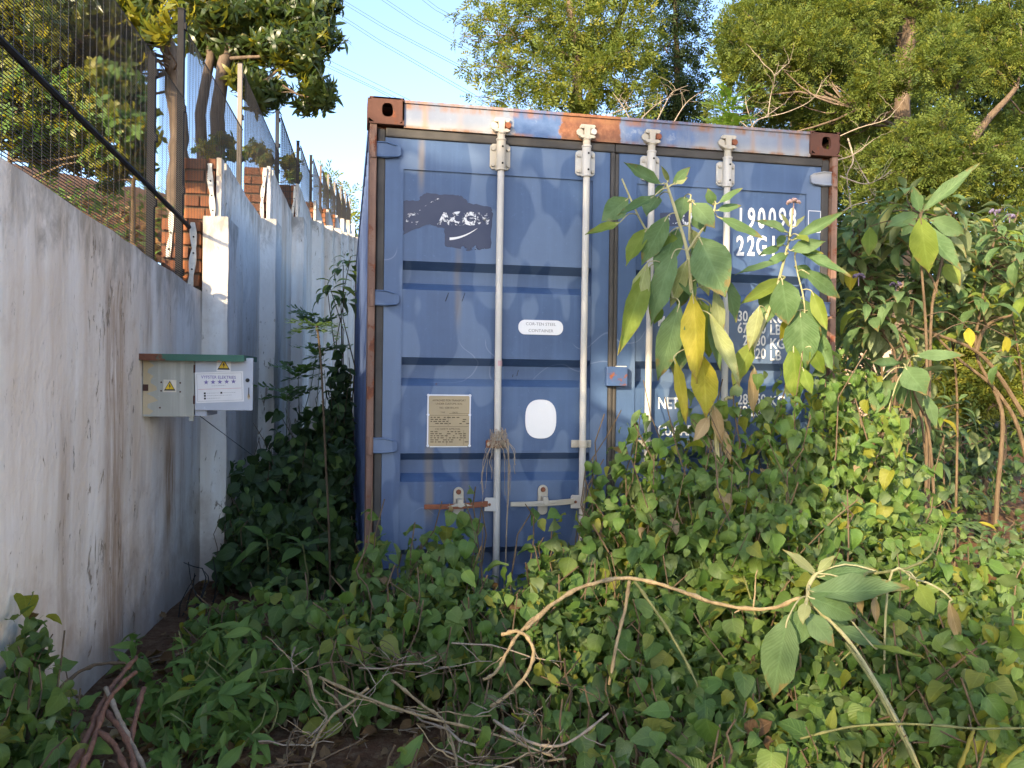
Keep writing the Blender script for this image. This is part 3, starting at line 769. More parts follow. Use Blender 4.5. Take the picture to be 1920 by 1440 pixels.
part(MB().b2(.06, W-.06, LEN-.05, LEN-.02, .1, H-.05), 'end_wall', M_BLUES)
part(MB().b2(.06, W-.06, .1, LEN-.05, .10, .13), 'floor_deck', M_BROWNSTEM)

# doors
CH = (1.832, 1.372, .912, .452)
def door(x0, x1, px0, px1, name='door'):
    ZB, ZT = .125, 2.412
    mb = MB()
    yf, yp, yc = .034, .040, .100
    mb.b2(x0, px0, yf, yf+.075, ZB, ZT); mb.b2(px1, x1, yf, yf+.075, ZB, ZT)
    mb.b2(px0, px1, yf, yf+.05, 2.268, ZT); mb.b2(px0, px1, yf, yf+.05, ZB, .15)
    prof = [(2.268, yp)]
    for c in CH: prof += [(c, yp), (c-.036, yc), (c-.100, yc), (c-.137, yp)]
    prof.append((.15, yp))
    v = []; f = []; nx_ = 14
    for z, y in prof:
        for i in range(nx_+1):
            x = lerp(px0, px1, i/nx_)
            dent = .004*noise.noise((x*3.1, z*2.3, px0)) if 0 < i < nx_ and y == yp else 0
            v.append((x, y+dent, z))
    for k in range(len(prof)-1):
        for i in range(nx_): f.append((k*(nx_+1)+i, (k+1)*(nx_+1)+i, (k+1)*(nx_+1)+i+1, k*(nx_+1)+i+1))
    mb.add(v, f)
    # weld lips round the panel
    mb.b2(px0-.004, px0, yf-.002, yf, .15, 2.268); mb.b2(px1, px1+.004, yf-.002, yf, .15, 2.268)
    mb.b2(px0, px1, yf-.0025, yf-.0002, 2.266, 2.272)
    return part(mb, name, M_BLUE)
DL = door(.078, 1.190, .165, 1.101); DR = door(1.237, 2.352, 1.333, 2.268)
# rubber seals
def seal(x0, x1, z0, z1, y0=.022, parent=None):
    mb = MB(); mb.b2(x0, x1, y0, y0+.03, z0, z1); return mb.build('door_seal', M_RUBBER, parent, bevel=.007)
seal(.040, .0775, .13, 2.452, .030, DL); seal(1.192, 1.2135, .125, 2.412, .020, DL); seal(1.2145, 1.2355, .125, 2.408, .026, DR)
seal(2.3545, 2.398, .13, 2.452, .030, DR); seal(.078, 1.2135, 2.4125, 2.4555, .022, DL); seal(1.2145, 2.354, 2.4125, 2.4555, .022, DR)
# hinges
def hinge(zc, mir, parent, tone=0):
    g = (lambda x: W-x) if mir else (lambda x: x); mb = MB()
    out = [(.034, zc-.035), (.034, zc+.040), (.085, zc+.040), (.135, zc+.028), (.152, zc+.016), (.152, zc-.018), (.138, zc-.030), (.085, zc-.037)]
    pts = [(g(x), z) for x, z in out]
    if mir: pts = pts[::-1]
    mb.extrude(pts, .016, .034)
    rim = [(.034, zc+.036), (.085, zc+.036), (.13, zc+.024)]
    mb.tube([(g(x), .014, z) for x, z in rim], .0045, 5); mb.tube([(g(x), .014, z-.066) for x, z in rim[:2]] + [(g(.138), .014, zc-.026)], .0045, 5)
    o = mb.build('hinge', M_BLUE if not tone else M_HEAD, parent, bevel=.004)
    k = MB(); k.tube([(g(.022), .012, zc-.04), (g(.022), .012, zc+.045)], .0145, 10); k.build('hinge_barrel', M_POST, parent)
ZH = [onY(725, 283).z, onY(725, 560).z, onY(722, 836).z, .40]
for z in ZH: hinge(z, 0, DL)
for z in (onY(1545, 337).z, 1.66, .99, .40): hinge(z, 1, DR, 1 if z > 2 else 0)
# locking bars with their fittings
def bar_set(x, parent, i, cream):
    mb = MB(); zs = [.10, .5, .9, 1.3, 1.7, 2.1, 2.33, 2.42]
    mb.tube([(x+.0015*math.sin(z*3+i), .004, z) for z in zs], [.0168]*6+[.0165, .0165], 14)
    o = mb.build('lock_rod', M_RODP, parent, smooth=False)
    for p_ in o.data.polygons: p_.use_smooth = len(p_.vertices) == 4
    # top bearing plate with bolts
    mb = MB(); zc = 2.352-.004*i
    hw, hh = .050, .062
    poly = [(x-hw, zc-hh+.012), (x-hw+.012, zc-hh), (x+hw-.012, zc-hh), (x+hw, zc-hh+.012), (x+hw, zc+hh-.012), (x+hw-.012, zc+hh), (x-hw+.012, zc+hh), (x-hw, zc+hh-.012)]
    mb.extrude(poly, .022, .0335)
    mb.tube([(x, .003, zc-.072), (x, .003, zc-.060)], .025, 14); mb.tube([(x, .003, zc-.060), (x, .003, zc+.072)], .0225, 14); mb.tube([(x, .003, zc+.072), (x, .003, zc+.082)], .025, 14)
    o = mb.build('bearing_bracket', M_RODR if cream else M_RODP, parent, bevel=.002)
    for dx in (-.037, .037):
        for dz in (-.042, .035): MB().tube([(x+dx, .0215, zc+dz), (x+dx, .012, zc+dz)], [.0095, .008], 8).build('bolt', M_RODR, parent)
    ho = MB()
    for dz in (-.040, .040): ho.tube([(x+.004, -.0192, zc+dz), (x+.004, -.0215, zc+dz)], .0052, 10)
    ho.build('grease_hole', M_BLACK, parent)
    # cam and keeper on the header
    mb = MB(); z0 = 2.432
    mb.tube([(x, .003, z0-.01), (x, .003, z0+.022), (x, .002, z0+.03), (x, .0, z0+.045)], [.0185, .0185, .024, .017], 12)
    mb.extrude([(x-.043, z0+.040), (x-.030, z0+.030), (x+.030, z0+.030), (x+.043, z0+.038), (x+.028, z0+.047), (x-.026, z0+.047)], -.018, .010)
    mb.extrude([(x-.013, z0+.040), (x+.013, z0+.040), (x+.016, z0+.092), (x-.016, z0+.092)], -.014, .011)
    mb.extrude([(x-.036, z0+.092), (x-.036, z0+.080), (x+.036, z0+.080), (x+.044, z0+.094), (x+.036, z0+.100), (x-.030, z0+.100)], -.008, .011)
    mb.tube([(x-.034, .0, z0+.062), (x-.034, .011, z0+.062)], .019, 9)
    mb.build('cam', M_RODR, parent, bevel=.002)
    k = MB(); k.tube([(x+.031, -.018, z0+.064), (x+.031, .011, z0+.064)], [.015, .019], 8)
    k.build('cam_keeper', M_HRUST if i in (0, 2, 3) else M_RODP, parent)
    # mid guide
    zc = .957
    if True:
        mb = MB(); mb.extrude([(x-.052, zc-.019), (x+.05, zc-.019), (x+.05, zc+.019), (x-.052, zc+.019)], .024, .0335)
        mb.tube([(x, .004, zc-.018), (x, .004, zc+.018)], .0235, 14)
        mb.build('guide', M_RODR if i else M_HRUST, parent, bevel=.003)
        for dx in (-.040, .038): MB().tube([(x+dx, .0235, zc), (x+dx, .017, zc)], [.009, .0075], 8).build('bolt', M_RODR, parent)
RX = (.629, 1.058, 1.396, 1.806)
for i, (x, d) in enumerate(zip(RX, (DL, DL, DR, DR))): bar_set(x, d, i, i == 0)
# handles: a flat bar hinged at a hub plate on the rod and caught in a retainer
def handle(xh, zc, xe, xc, parent, mat, hubmat):
    mb = MB(); mb.extrude([(xh-.036, zc-.030), (xh+.020, zc-.032), (xh+.020, zc+.034), (xh-.030, zc+.036), (xh-.036, zc+.026)], -.014, -.004)
    mb.build('handle_hub', hubmat, parent, bevel=.003)
    MB().tube([(xh-.012, -.015, zc+.002), (xh-.012, -.019, zc+.002)], [.0075, .006], 8).build('pivot', M_HRUST, parent)
    mb = MB(); v = []
    n = 8; mb2 = MB()
    for k in range(n+1):
        a = k/n; x = lerp(xe, xh-.02, a); hz = lerp(.011, .014, a); z = zc + lerp(-.004, .006, a) - .004*math.sin(a*PI)
        y = -.012 - .006*math.sin(a*PI)
        v += [(x, y-.005, z-hz), (x, y-.005, z+hz), (x, y+.005, z+hz), (x, y+.005, z-hz)]
    f = []
    for k in range(n):
        for q in range(4): f.append((4*k+q, 4*k+(q+1) % 4, 4*k+4+(q+1) % 4, 4*k+4+q))
    f += [(3, 2, 1, 0), (4*n, 4*n+1, 4*n+2, 4*n+3)]
    mb.add(v, f); mb.build('handle', mat, parent, bevel=.002)
    # retainer
    mb = MB(); pl = []
    for k in range(9): a = PI*k/8; pl.append((xc+.025*math.cos(a), zc+.058+.025*math.sin(a)))
    for k in range(9): a = PI+PI*k/8; pl.append((xc+.025*math.cos(a), zc-.040+.025*math.sin(a)))
    mb.extrude(pl[::-1], .022, .034)
    mb.extrude([(xc-.012, zc+.03), (xc+.014, zc+.03), (xc+.020, zc-.004), (xc+.005, zc-.010), (xc-.012, zc-.004)], -.028, .022)
    mb.extrude([(xc-.062, zc-.006), (xc+.062, zc-.002), (xc+.02, zc+.012), (xc-.02, zc+.010)], -.026, -.019)
    mb.build('handle_retainer', M_RODR, parent, bevel=.003)
    MB().tube([(xc, .021, zc+.060), (xc, .013, zc+.060)], [.013, .011], 8).build('bolt', M_HRUST, parent)
zh = onY(1020, 942, 0).z
handle(RX[1]-.026, zh, onY(956, 942, 0).x, onY(1020, 942, 0).x, DL, M_RODR, M_RODP)
handle(RX[0]-.026, zh-.006, onY(795, 948, 0).x, onY(861, 940, 0).x, DL, M_HRUST, M_RODP)
handle(RX[2]+.0, zh, 1.62, 1.52, DR, M_RODR, M_RODP); handle(RX[3]+.0, zh, 2.03, 1.93, DR, M_RODR, M_RODP)
# pale pink tape round the first rod
MB().tube([(RX[0]+.001, .004, 1.336), (RX[0]+.001, .004, 1.362)], .0173, 14, False).build('tape', plain('pink_tape', (.50, .30, .30), .6), DL)
# lock box across the middle seal
c = onY(1155, 705, 0)
MB().b2(c.x-.052, c.x+.056, -.014, .020, c.z-.050, c.z+.046).build('lock_cover', steel_paint('chipped_blue_box', srgb(34, 58, 96), srgb(50, 78, 118), .32, .3, .5), DR, bevel=.003)
MB().b2(c.x+.0, c.x+.05, -.012, .012, c.z+.046, c.z+.050).build('lock_cover_lip', M_RODP, DR)

# ------------------------------------------------------------------ lettering and plates
def text(s, size, p, mat, parent, xs=1., align='CENTER', bold=0., name='lettering', ext=.0004, italic=0):
    cu = bpy.data.curves.new('t', 'FONT'); cu.body = s; cu.size = size; cu.align_x = align; cu.align_y = 'CENTER'; cu.offset = bold; cu.extrude = ext; cu.resolution_u = 3; cu.shear = italic
    ob = bpy.data.objects.new('t', cu); me = bpy.data.meshes.new_from_object(ob)
    bpy.data.objects.remove(ob); bpy.data.curves.remove(cu)
    me.materials.clear(); me.name = name
    M = Matrix(((xs, 0, 0, p[0]), (0, 0, -1, p[1]), (0, 1, 0, p[2]), (0, 0, 0, 1)))
    o = link(name, me, mat); put(o, parent, M); return o
def rrect(x0, x1, z0, z1, r, n=8):
    out = []
    for cx, cz, a0 in ((x1-r, z1-r, 0), (x0+r, z1-r, 1), (x0+r, z0+r, 2), (x1-r, z0+r, 3)):
        for k in range(n+1): a = PI/2*(a0+k/n); out.append((cx+r*math.cos(a), cz+r*math.sin(a)))
    return out
YP = .0385   # just proud of the panel
a, b = onY(972, 600, .04), onY(1055, 628, .04)
MB().extrude(rrect(a.x, b.x, b.z-.002, a.z+.002, (a.z-b.z)*.48)[::-1], .0345, .0395).build('steel_grade_sticker', M_WHITE, DL)
text('COR-TEN STEEL', .021, ((a.x+b.x)/2, .0341, (a.z+b.z)/2+.0155), M_GREYTXT, DL, 1.02); text('CONTAINER', .021, ((a.x+b.x)/2, .0341, (a.z+b.z)/2-.017), M_GREYTXT, DL, 1.05)
a, b = onY(985, 749, .04), onY(1042, 822, .04)
cx, cz, rx, rz = (a.x+b.x)/2, (a.z+b.z)/2, (b.x-a.x)/2, (a.z-b.z)/2
el = []
for k in range(36):
    t = 2*PI*k/36; q = (abs(math.cos(t))**2.6+abs(math.sin(t))**2.6)**(-1/2.6); el.append((cx+rx*q*math.cos(t), cz+rz*q*math.sin(t)))
MB().extrude(el[::-1], .034, .0395).build('blank_oval_sticker', M_WHITE, DL)
# data plate with border, rivets and small print
a, b = onY(803, 741, .036), onY(880, 837, .036); x0, x1, z0, z1 = a.x, b.x, b.z, a.z
PLm = MB().b2(x0, x1, .0335, .0385, z0, z1).build('data_plate', M_TAN, DL, bevel=.001)
pb = MB(); bw = .004
pb.b2(x0-bw, x0+.002, .031, .0385, z0, z1+bw); pb.b2(x1-.002, x1+bw, .031, .0385, z0, z1+bw); pb.b2(x0+.003, x1-.003, .031, .0385, z1-.002, z1+bw); pb.b2(x0+.01, x1-.01, .0325, .0385, z0-.003, z0+.001)
for x in (x0, x1):
    for z in (z0+.004, z0+(z1-z0)*.62, z1): pb.tube([(x, .0385, z), (x, .0285, z)], .0065, 8)
pb.build('plate_border', steel_paint('blue_white_overpaint', (.50, .55, .64), (.62, .66, .72), .06, .1, .5), DL)
yt = .0331
hh = z1-z0; xm = (x0+x1)/2
text('APPROVED FOR TRANSPORT', .0135, (xm, yt, z1-.10*hh), M_PRINT, DL, .92); text('UNDER CUSTOMS SEAL', .0135, (xm, yt, z1-.165*hh), M_PRINT, DL, .92); text('NO.  CERTIFICATE', .0125, (xm, yt, z1-.245*hh), M_PRINT, DL, .9)
text('TYPE             DATE', .010, (xm, yt, z1-.335*hh), M_PRINT, DL); text('CSC SAFETY APPROVAL', .0135, (xm-.005, yt, z1-.66*hh), M_PRINT, DL, .86)
ln = MB()
for fz, xa, xb in ((.39, .03, .97), (.61, .03, .97), (.355, .5, .97)): ln.b2(lerp(x0, x1, xa), lerp(x0, x1, xb), .0329, .0337, z1-fz*hh-.0007, z1-fz*hh+.0007)
for fx, za, zb in ((.48, .40, .60), (.45, .76, .97), (.86, .68, .97)): ln.b2(lerp(x0, x1, fx)-.0006, lerp(x0, x1, fx)+.0006, .0329, .0337, z1-zb*hh, z1-za*hh)
rr = random.Random(3)
for fz in (.43, .47, .51, .55, .71, .75, .79, .83, .87, .91):
    x = .06
    while x < .92:
        wd_ = rr.uniform(.03, .09)
        if rr.random() < .62: ln.b2(lerp(x0, x1, x), lerp(x0, x1, x+wd_), .0329, .0337, z1-fz*hh-.0022, z1-fz*hh+.0022)
        x += wd_+.03
ln.build('plate_print', M_PRINT, DL)
# overpainted logo: dark patch with ragged edge, scraps of letters and a swoosh showing through
def ragged(px, y):
    out = []
    for i in range(len(px)):
        a, b = px[i], px[(i+1) % len(px)]
        for k in range(6):
            t = k/6; jx = random.uniform(-1.6, 1.6); jy = random.uniform(-1.6, 1.6)
            p = onY(lerp(a[0], b[0], t)+jx, lerp(a[1], b[1], t)+jy, y); out.append((p.x, p.z))
    return out
def flat(poly, y, name, mat, parent, th=.0008):
    return MB().extrude(poly, y, y+th).build(name, mat, parent)
flat(ragged([(751, 376), (784, 377), (790, 366), (800, 362), (850, 366), (868, 368), (880, 381), (920, 389), (924, 400), (920, 466), (880, 470), (835, 462), (833, 428), (800, 420), (757, 440), (753, 410)], .0385), .0385, 'overpaint_patch', M_PATCH, DL)
flat(ragged([(870, 455), (918, 455), (915, 466), (892, 469), (868, 463)], .0380), .0382, 'overpaint_smear', M_PATCH, DL)
pz = onY(858, 408, .038)
def lt(s, px, mat, sz=.075, bold=.004): p = onY(px, 411, .037); text(s, sz, (p.x, .0376, p.z), mat, DL, 1.15, bold=bold)
lt('C', 772, M_OLDLINE); lt('A', 834, M_OLDLET); lt('C', 857, M_OLDLET, .082, .006); lt('G', 880, M_OLDLET, .080, .005); lt('M', 906, M_OLDLINE, .075, .002)
sw = []; sw2 = []
for k in range(13):
    t = k/12; xq = lerp(843, 895, t); yq = 447 - 19*t**1.9
    th_ = 3.0*(1-t)**.7+.4
    a, b = onY(xq, yq-th_*.5, .0376), onY(xq, yq+th_*.9, .0376); sw.append((a.x, a.z)); sw2.append((b.x, b.z))
flat((sw+sw2[::-1])[::-1], .0375, 'logo_swoosh', M_LETTER, DL)
sw = []; sw2 = []
for k in range(13):
    t = k/12; xq = lerp(786, 842, t); yq = 395 - 26*math.sin(t*PI*.5)
    a, b = onY(xq, yq-.6-1.6*t, .0376), onY(xq, yq+.6+1.4*t, .0376); sw.append((a.x, a.z)); sw2.append((b.x, b.z))
flat((sw+sw2[::-1])[::-1], .0375, 'logo_arc', M_OLDLINE, DL)
# right door: patch, number, type, weights
flat(ragged([(1238, 398), (1300, 396), (1340, 400), (1341, 428), (1300, 424), (1240, 424)], .0385), .0385, 'overpaint_patch', M_PATCH, DR)
p = onY(1288, 411, .037); text('U', .085, (p.x, .0376, p.z), M_OLDLET, DR, 1.0, bold=.003); p = onY(1262, 411, .037); text('C', .085, (p.x, .0376, p.z), M_OLDLINE, DR, 1.0)
def put_text(s, px, py, hpx, xs, align='LEFT', bold=.002, sp=1):
    a = onY(px, py, .037); sz = hpx*(a-CAM).dot(FW)/FPX/.70
    return text(s, sz, (a.x, .0372, a.z), M_LETTER, DR, xs, align, bold)
def row(s, xs_px, py, hpx, xs, bold=.003):
    for ch, x in zip(s, xs_px): put_text(ch, x, py, hpx, xs, 'CENTER', bold)
row('190098', [1389, 1409, 1428, 1448, 1467, 1486], 411, 37, .60)
row('22G1', [1388, 1408, 1428, 1450], 463, 36, .62)
row('8', [1527], 413, 27, .62)
p0, p1 = onY(1516, 395, .034), onY(1538, 436, .034); fr = MB(); q = .0035
for x_ in (p0.x, p1.x): fr.b2(x_-q/2, x_+q/2, .0330, .0338, p1.z, p0.z)
for z_ in (p0.z, p1.z): fr.b2(p0.x, p1.x, .0328, .0338, z_-q/2, z_+q/2)
fr.build('check_digit_frame', M_LETTER, DR)
for s, y in (('30,480', 595), ('67,200', 617), ('2,230', 640), ('4,920', 664), ('28,250', 750), ('62,280', 772)): put_text(s, 1436, y, 19, .78, 'RIGHT', .0012)
for s, y in (('KG', 597), ('LB', 619), ('KG', 645), ('LB', 667), ('KG', 753), ('LB', 775)): put_text(s, 1443, y, 19, .84, 'LEFT', .0012)
put_text('NET', 1233, 757, 21, .75, 'LEFT', .0015); put_text('MAX.GR', 1233, 603, 19, .72, 'LEFT', .0012); put_text('TARE', 1233, 652, 19, .75, 'LEFT', .0012); put_text('CU.CAP', 1233, 808, 19, .72, 'LEFT', .0012)
# two dark pen strokes on the left door
mk = MB()
for xa, ya, xb, yb in ((841, 549, 835, 565), (872, 549, 866, 565), (972, 694, 969, 705), (962, 702, 961, 707)): mk.tube([onY(xa, ya, .0387), onY(xb, yb, .0387)], .0016, 5)
mk.build('pen_mark', M_BLACK, DL)
# ------------------------------------------------------------------ electricity box on the wall
M_BOX = steel_paint('grey_box_paint', srgb(150, 152, 142), srgb(172, 172, 164), .10, 1.6, .5, None, (.25, .11, .04))
M_BOXD = steel_paint('pale_grey_door_paint', srgb(168, 176, 188), srgb(184, 190, 200), .02, .2, .42)
M_GREEN = steel_paint('rusting_green_roof', (.02, .10, .07), (.03, .16, .11), .30, .3, .5)
M_YEL = plain('warning_yellow', (.72, .46, .02), .5, var=.06)
M_INK = plain('black_ink', (.012, .012, .012), .5)
M_PURP = plain('purple_ink', (.17, .14, .36), .5)
M_PINKL = plain('pink_rule', (.62, .28, .31), .5)
M_CARD = plain('white_card', (.72, .72, .73), .35, var=.03)
M_LABEL = plain('aged_label', (.62, .57, .46), .5, var=.15)
M_PEEL = steel_paint('peeled_cream_patch', (.42, .33, .20), (.58, .49, .34), .22, .2, .8)
ebox = thing('meter_box', 'small rusty grey electricity box with its lid open on the white wall', 'electric box', wl(4.32, .1, 1.07))
s0, s1, tb, zb, zt = 4.19, 4.455, .236, 1.072, 1.362
def wbox(mb, sa, sb, ta, tb_, za, zb_): return mb.box(wl((sa+sb)/2, (ta+tb_)/2, (za+zb_)/2), (sb-sa, tb_-ta, zb_-za), AX)
mb = MB()
wbox(mb, s0, s0+.004, .0, tb, zb, zt); wbox(mb, s1-.004, s1, .0, tb, zb, zt); wbox(mb, s0+.004, s1-.004, .0, tb, zb, zb+.004); wbox(mb, s0+.004, s1-.004, .0, tb, zt-.004, zt); wbox(mb, s0+.004, s1-.004, .0, .006, zb+.004, zt-.004)
mb.build('body', M_BOX, ebox, bevel=.002)
wbox(MB(), s0+.02, s1-.02, .008, .05, zb+.03, zt-.05).build('meter_panel', M_INK, ebox)
# flaked patch along the wall side of the near face, latch hole, screw holes
fl = []
for k in range(17):
    z = lerp(zb+.01, zt-.012, k/16); fl.append((.034+.018*math.sin(k*1.9)+.02*(k in (7, 8, 9, 5, 4)), z))
pts = [wl(s0-.0012, t, z) for t, z in fl] + [wl(s0-.0012, .002, z) for t, z in fl[::-1]]
MB().add(pts, [tuple(range(len(pts)))]).build('flaked_patch', M_PEEL, ebox)
wbox(MB(), s0-.004, s0+.001, .002, .026, 1.195, 1.226).build('latch_hole', M_RUST, ebox)
hb = MB()
for t, z in ((.085, 1.237), (.172, 1.235), (.085, 1.196), (.172, 1.192), (.08, 1.115)): hb.tube([wl(s0-.0015, t, z), wl(s0+.001, t, z)], .0042, 8)
hb.build('screw_hole', M_RUST, ebox)
mb = MB(); wbox(mb, 4.14, 4.52, -.005, .475, zt+.006, zt+.010); wbox(mb, 4.14, 4.146, -.005, .475, zt-.022, zt+.006); wbox(mb, 4.146, 4.52, .469, .475, zt-.016, zt+.006)
mb.build('rain_roof', M_GREEN, ebox)
wbox(MB(), s0+.01, s0+.03, tb-.025, tb-.005, zb-.02, zb).build('bottom_bracket', M_BOX, ebox)
mb = MB(); wbox(mb, s0+.02, s1, tb+.0005, tb+.055, zb+.004, zb+.034); mb.build('cable_tray', M_BOXD, ebox)
# the lid, swung open to face the camera
A = math.radians(4); DX = (WN*math.cos(A) + WD*math.sin(A)); DN = (-WD*math.cos(A) + WN*math.sin(A)); DO = wl(s0-.003, tb+.004, zb+.032)
def lid(u, z, n=0): return DO + DX*u + Vector((0, 0, 1))*z + DN*n
mb = MB(); mb.box(lid(.134, .128, -.008), (.268, .257, .014), (DX, Vector((0, 0, 1)), DN)); ld = mb.build('lid', M_BOXD, ebox, bevel=.003)
mb = MB()
for z in (.05, .2): mb.tube([lid(-.003, z-.02, -.004), lid(-.003, z+.02, -.004)], .005, 8)
mb.build('lid_hinge', M_RUST, ebox)
def dtext(s, size, u, z, mat, xs=1., bold=0, n=.0012, parent=None):
    cu = bpy.data.curves.new('t', 'FONT'); cu.body = s; cu.size = size; cu.align_x = 'CENTER'; cu.align_y = 'CENTER'; cu.offset = bold; cu.extrude = .0002; cu.resolution_u = 2
    ob = bpy.data.objects.new('t', cu); me = bpy.data.meshes.new_from_object(ob); bpy.data.objects.remove(ob); bpy.data.curves.remove(cu); me.materials.clear(); me.name = 'lettering'
    p = lid(u, z, n); X = DX*xs; Z = Vector((0, 0, 1))
    o = link('lettering', me, mat); put(o, parent or ebox, Matrix(((X.x, Z.x, DN.x, p.x), (X.y, Z.y, DN.y, p.y), (X.z, Z.z, DN.z, p.z), (0, 0, 0, 1)))); return o
def dpoly(pts, mat, name, fn=lid, n=.0010):
    return MB().add([fn(u, z, n) for u, z in pts], [tuple(range(len(pts)))]).build(name, mat, ebox)
def nearf(u, z, n=0): return wl(s0-n, u, zb+z)
def warn(fn, cu_, cz, w_, lab):
    h = w_*.5
    dpoly([(cu_-h, cz-h), (cu_+h, cz-h), (cu_+h, cz+h*.95), (cu_-h*.97, cz+h)], lab, 'warning_label', fn, .0008)
    t = w_*.44
    dpoly([(cu_-t, cz-t*.86), (cu_+t, cz-t*.86), (cu_, cz+t*.95)], M_INK, 'warning_triangle', fn, .0013)
    t = w_*.335
    dpoly([(cu_-t, cz-t*.78), (cu_+t, cz-t*.78), (cu_, cz+t*.90)], M_YEL, 'warning_triangle', fn, .0018)
    q = w_*.01
    B = [(-.02, .20), (.05, .20), (.015, .06), (.09, .07), (-.005, -.20), (-.03, -.20), (.01, -.02), (-.075, -.03)]
    dpoly([(cu_+x*w_*1.0, cz+(z-.04)*w_*.9) for x, z in B][::-1], M_INK, 'lightning_mark', fn, .0023)
warn(lid, .131, .222, .066, M_CARD); warn(nearf, .124, .148, .060, M_LABEL)
ca, sa = math.cos(.045), math.sin(.045)
def cardp(u, z): return (.006 + u*ca - z*sa, .034 + u*sa + z*ca)
dpoly([cardp(0, 0), cardp(.222, 0), cardp(.222, .148), cardp(0, .148)], M_CARD, 'business_card', lid, .0008)
fr = []
for a, b in (((.008, .008), (.214, .008)), ((.214, .008), (.214, .140)), ((.214, .140), (.008, .140)), ((.008, .140), (.008, .008))):
    p, q = lid(*cardp(*a), .0011), lid(*cardp(*b), .0011); fr.append((p, q))
fm_ = MB()
for p, q in fr: fm_.tube([p, q], .0006, 4)
fm_.build('card_border', M_GREYTXT, ebox)
u, z = cardp(.108, .121); dtext('VYFSTER ELEKTRIES', .0205, u, z, M_PURP, .90, .0002)
for k in range(5):
    c = cardp(.050+.0315*k, .099); st = []
    for q in range(10):
        a = PI/2+q*PI/5; r_ = .0125 if q % 2 == 0 else .0052; st.append((c[0]+r_*math.cos(a), c[1]+r_*math.sin(a)))
    dpoly(st, M_PURP, 'star', lid, .0012)
p, q = lid(*cardp(.012, .066), .0012), lid(*cardp(.210, .066), .0012); MB().tube([p, q], .0012, 4).build('card_rule', M_PINKL, ebox)
rb = MB(); ib = MB()
rr = random.Random(5)
def line(ua, ub, z):
    u = ua
    while u < ub:
        d = rr.uniform(.003, .009); a, b = cardp(u, z), cardp(min(u+d, ub), z); rb.tube([lid(*a, .0010), lid(*b, .0010)], .0009, 4); u += d+.0022
line(.075, .140, .081); line(.052, .108, .046); line(.128, .185, .046); line(.052, .165, .034); line(.052, .115, .021)
for u, z in ((.042, .046), (.118, .046), (.042, .034), (.042, .021)):
    c = cardp(u, z); ib.add([lid(c[0]-.0045, c[1]-.0045, .0012), lid(c[0]+.0045, c[1]-.0045, .0012), lid(c[0]+.0045, c[1]+.0045, .0012), lid(c[0]-.0045, c[1]+.0045, .0012)], [(0, 1, 2, 3)])
rb.build('small_print', M_GREYTXT, ebox); ib.build('card_icon', M_INK, ebox)
mb = MB(); mb.tube([lid(.243, .148, 0), lid(.243, .148, .008), lid(.243, .148, .012)], [.0095, .0095, .006], 14); mb.build('lock_knob', M_INK, ebox)
MB().tube([lid(.249, .112, .0008), lid(.249, .075, .0008)], .0022, 6).build('key_slot', M_INK, ebox)
dpoly([(.245, .082), (.253, .082), (.256, .062), (.249, .052), (.242, .064)], M_PEEL, 'rust_run', lid, .0006)
# thin wire hanging from the box to the weeds
tag(MB().tube([wl(4.45, .2, 1.07), at(448, 835, 5.4), at(475, 855, 5.5), at(500, 876, 5.6)], .002, 5).build('slack_wire', M_INK), 'thin dark wire sagging from the electricity box into the weeds', 'wire')

# ------------------------------------------------------------------ overhead power lines
for a, b in (((560, -17), (882, 179)), ((565, -20), (887, 176)), ((600, -20), (870, 131)), ((604, -24), (875, 129)), ((690, -17), (890, 104)), ((694, -21), (894, 101)), ((770, -17), (870, 48)), ((776, -20), (876, 44)), ((500, 45), (785, 196)), ((500, 55), (750, 187)), ((520, 72), (700, 166))):
    p, q = at(*a, 75), at(*b, 62); m = (p+q)/2; e = (q-p)
    P_ = [p-e*.6, p, m-Vector((0, 0, .25)), q, q+e*1.2]
    tag(MB().tube(P_, .015, 5).build('power_line', M_FENCE), 'one of the thin paired power lines crossing the blue sky', 'power line', 'overhead power lines')

# ------------------------------------------------------------------ trees
def np_frames(P, D, U, S):
    D = D/np.linalg.norm(D, axis=1, keepdims=True)
    Z = U - D*np.sum(U*D, 1, keepdims=True); Z /= np.maximum(np.linalg.norm(Z, axis=1, keepdims=True), 1e-6)
    X = np.cross(D, Z); A = np.zeros((len(P), 3, 4), np.float32)
    A[:, :, 0] = X*S[:, None]; A[:, :, 1] = D*S[:, None]; A[:, :, 2] = Z*S[:, None]; A[:, :, 3] = P
    return A
def batch(name, tpls, A, mat, parent, kind='stuff'):
    if not len(A): return
    V = []; Fc = []; U = []; n = 0; pick = rng.integers(0, len(tpls), len(A))
    for i, (v, f, uv) in enumerate(tpls):
        B = A[pick == i]
        if not len(B): continue
        vv = np.einsum('nab,mb->nma', B[:, :, :3], v) + B[:, None, :, 3]
        V.append(vv.reshape(-1, 3)); Fc.append((np.asarray(f)[None] + (np.arange(len(B))*len(v))[:, None, None] + n).reshape(-1, 4)); U.append(np.tile(uv, (len(B), 1))); n += len(B)*len(v)
    V = np.concatenate(V) - np.array(wloc(parent))[None] if parent else np.concatenate(V)
    o = link(name, mesh_from(name, V, np.concatenate(Fc), np.concatenate(U), mat), None)
    if parent: o.parent = parent
    if kind: o['kind'] = kind
    return o
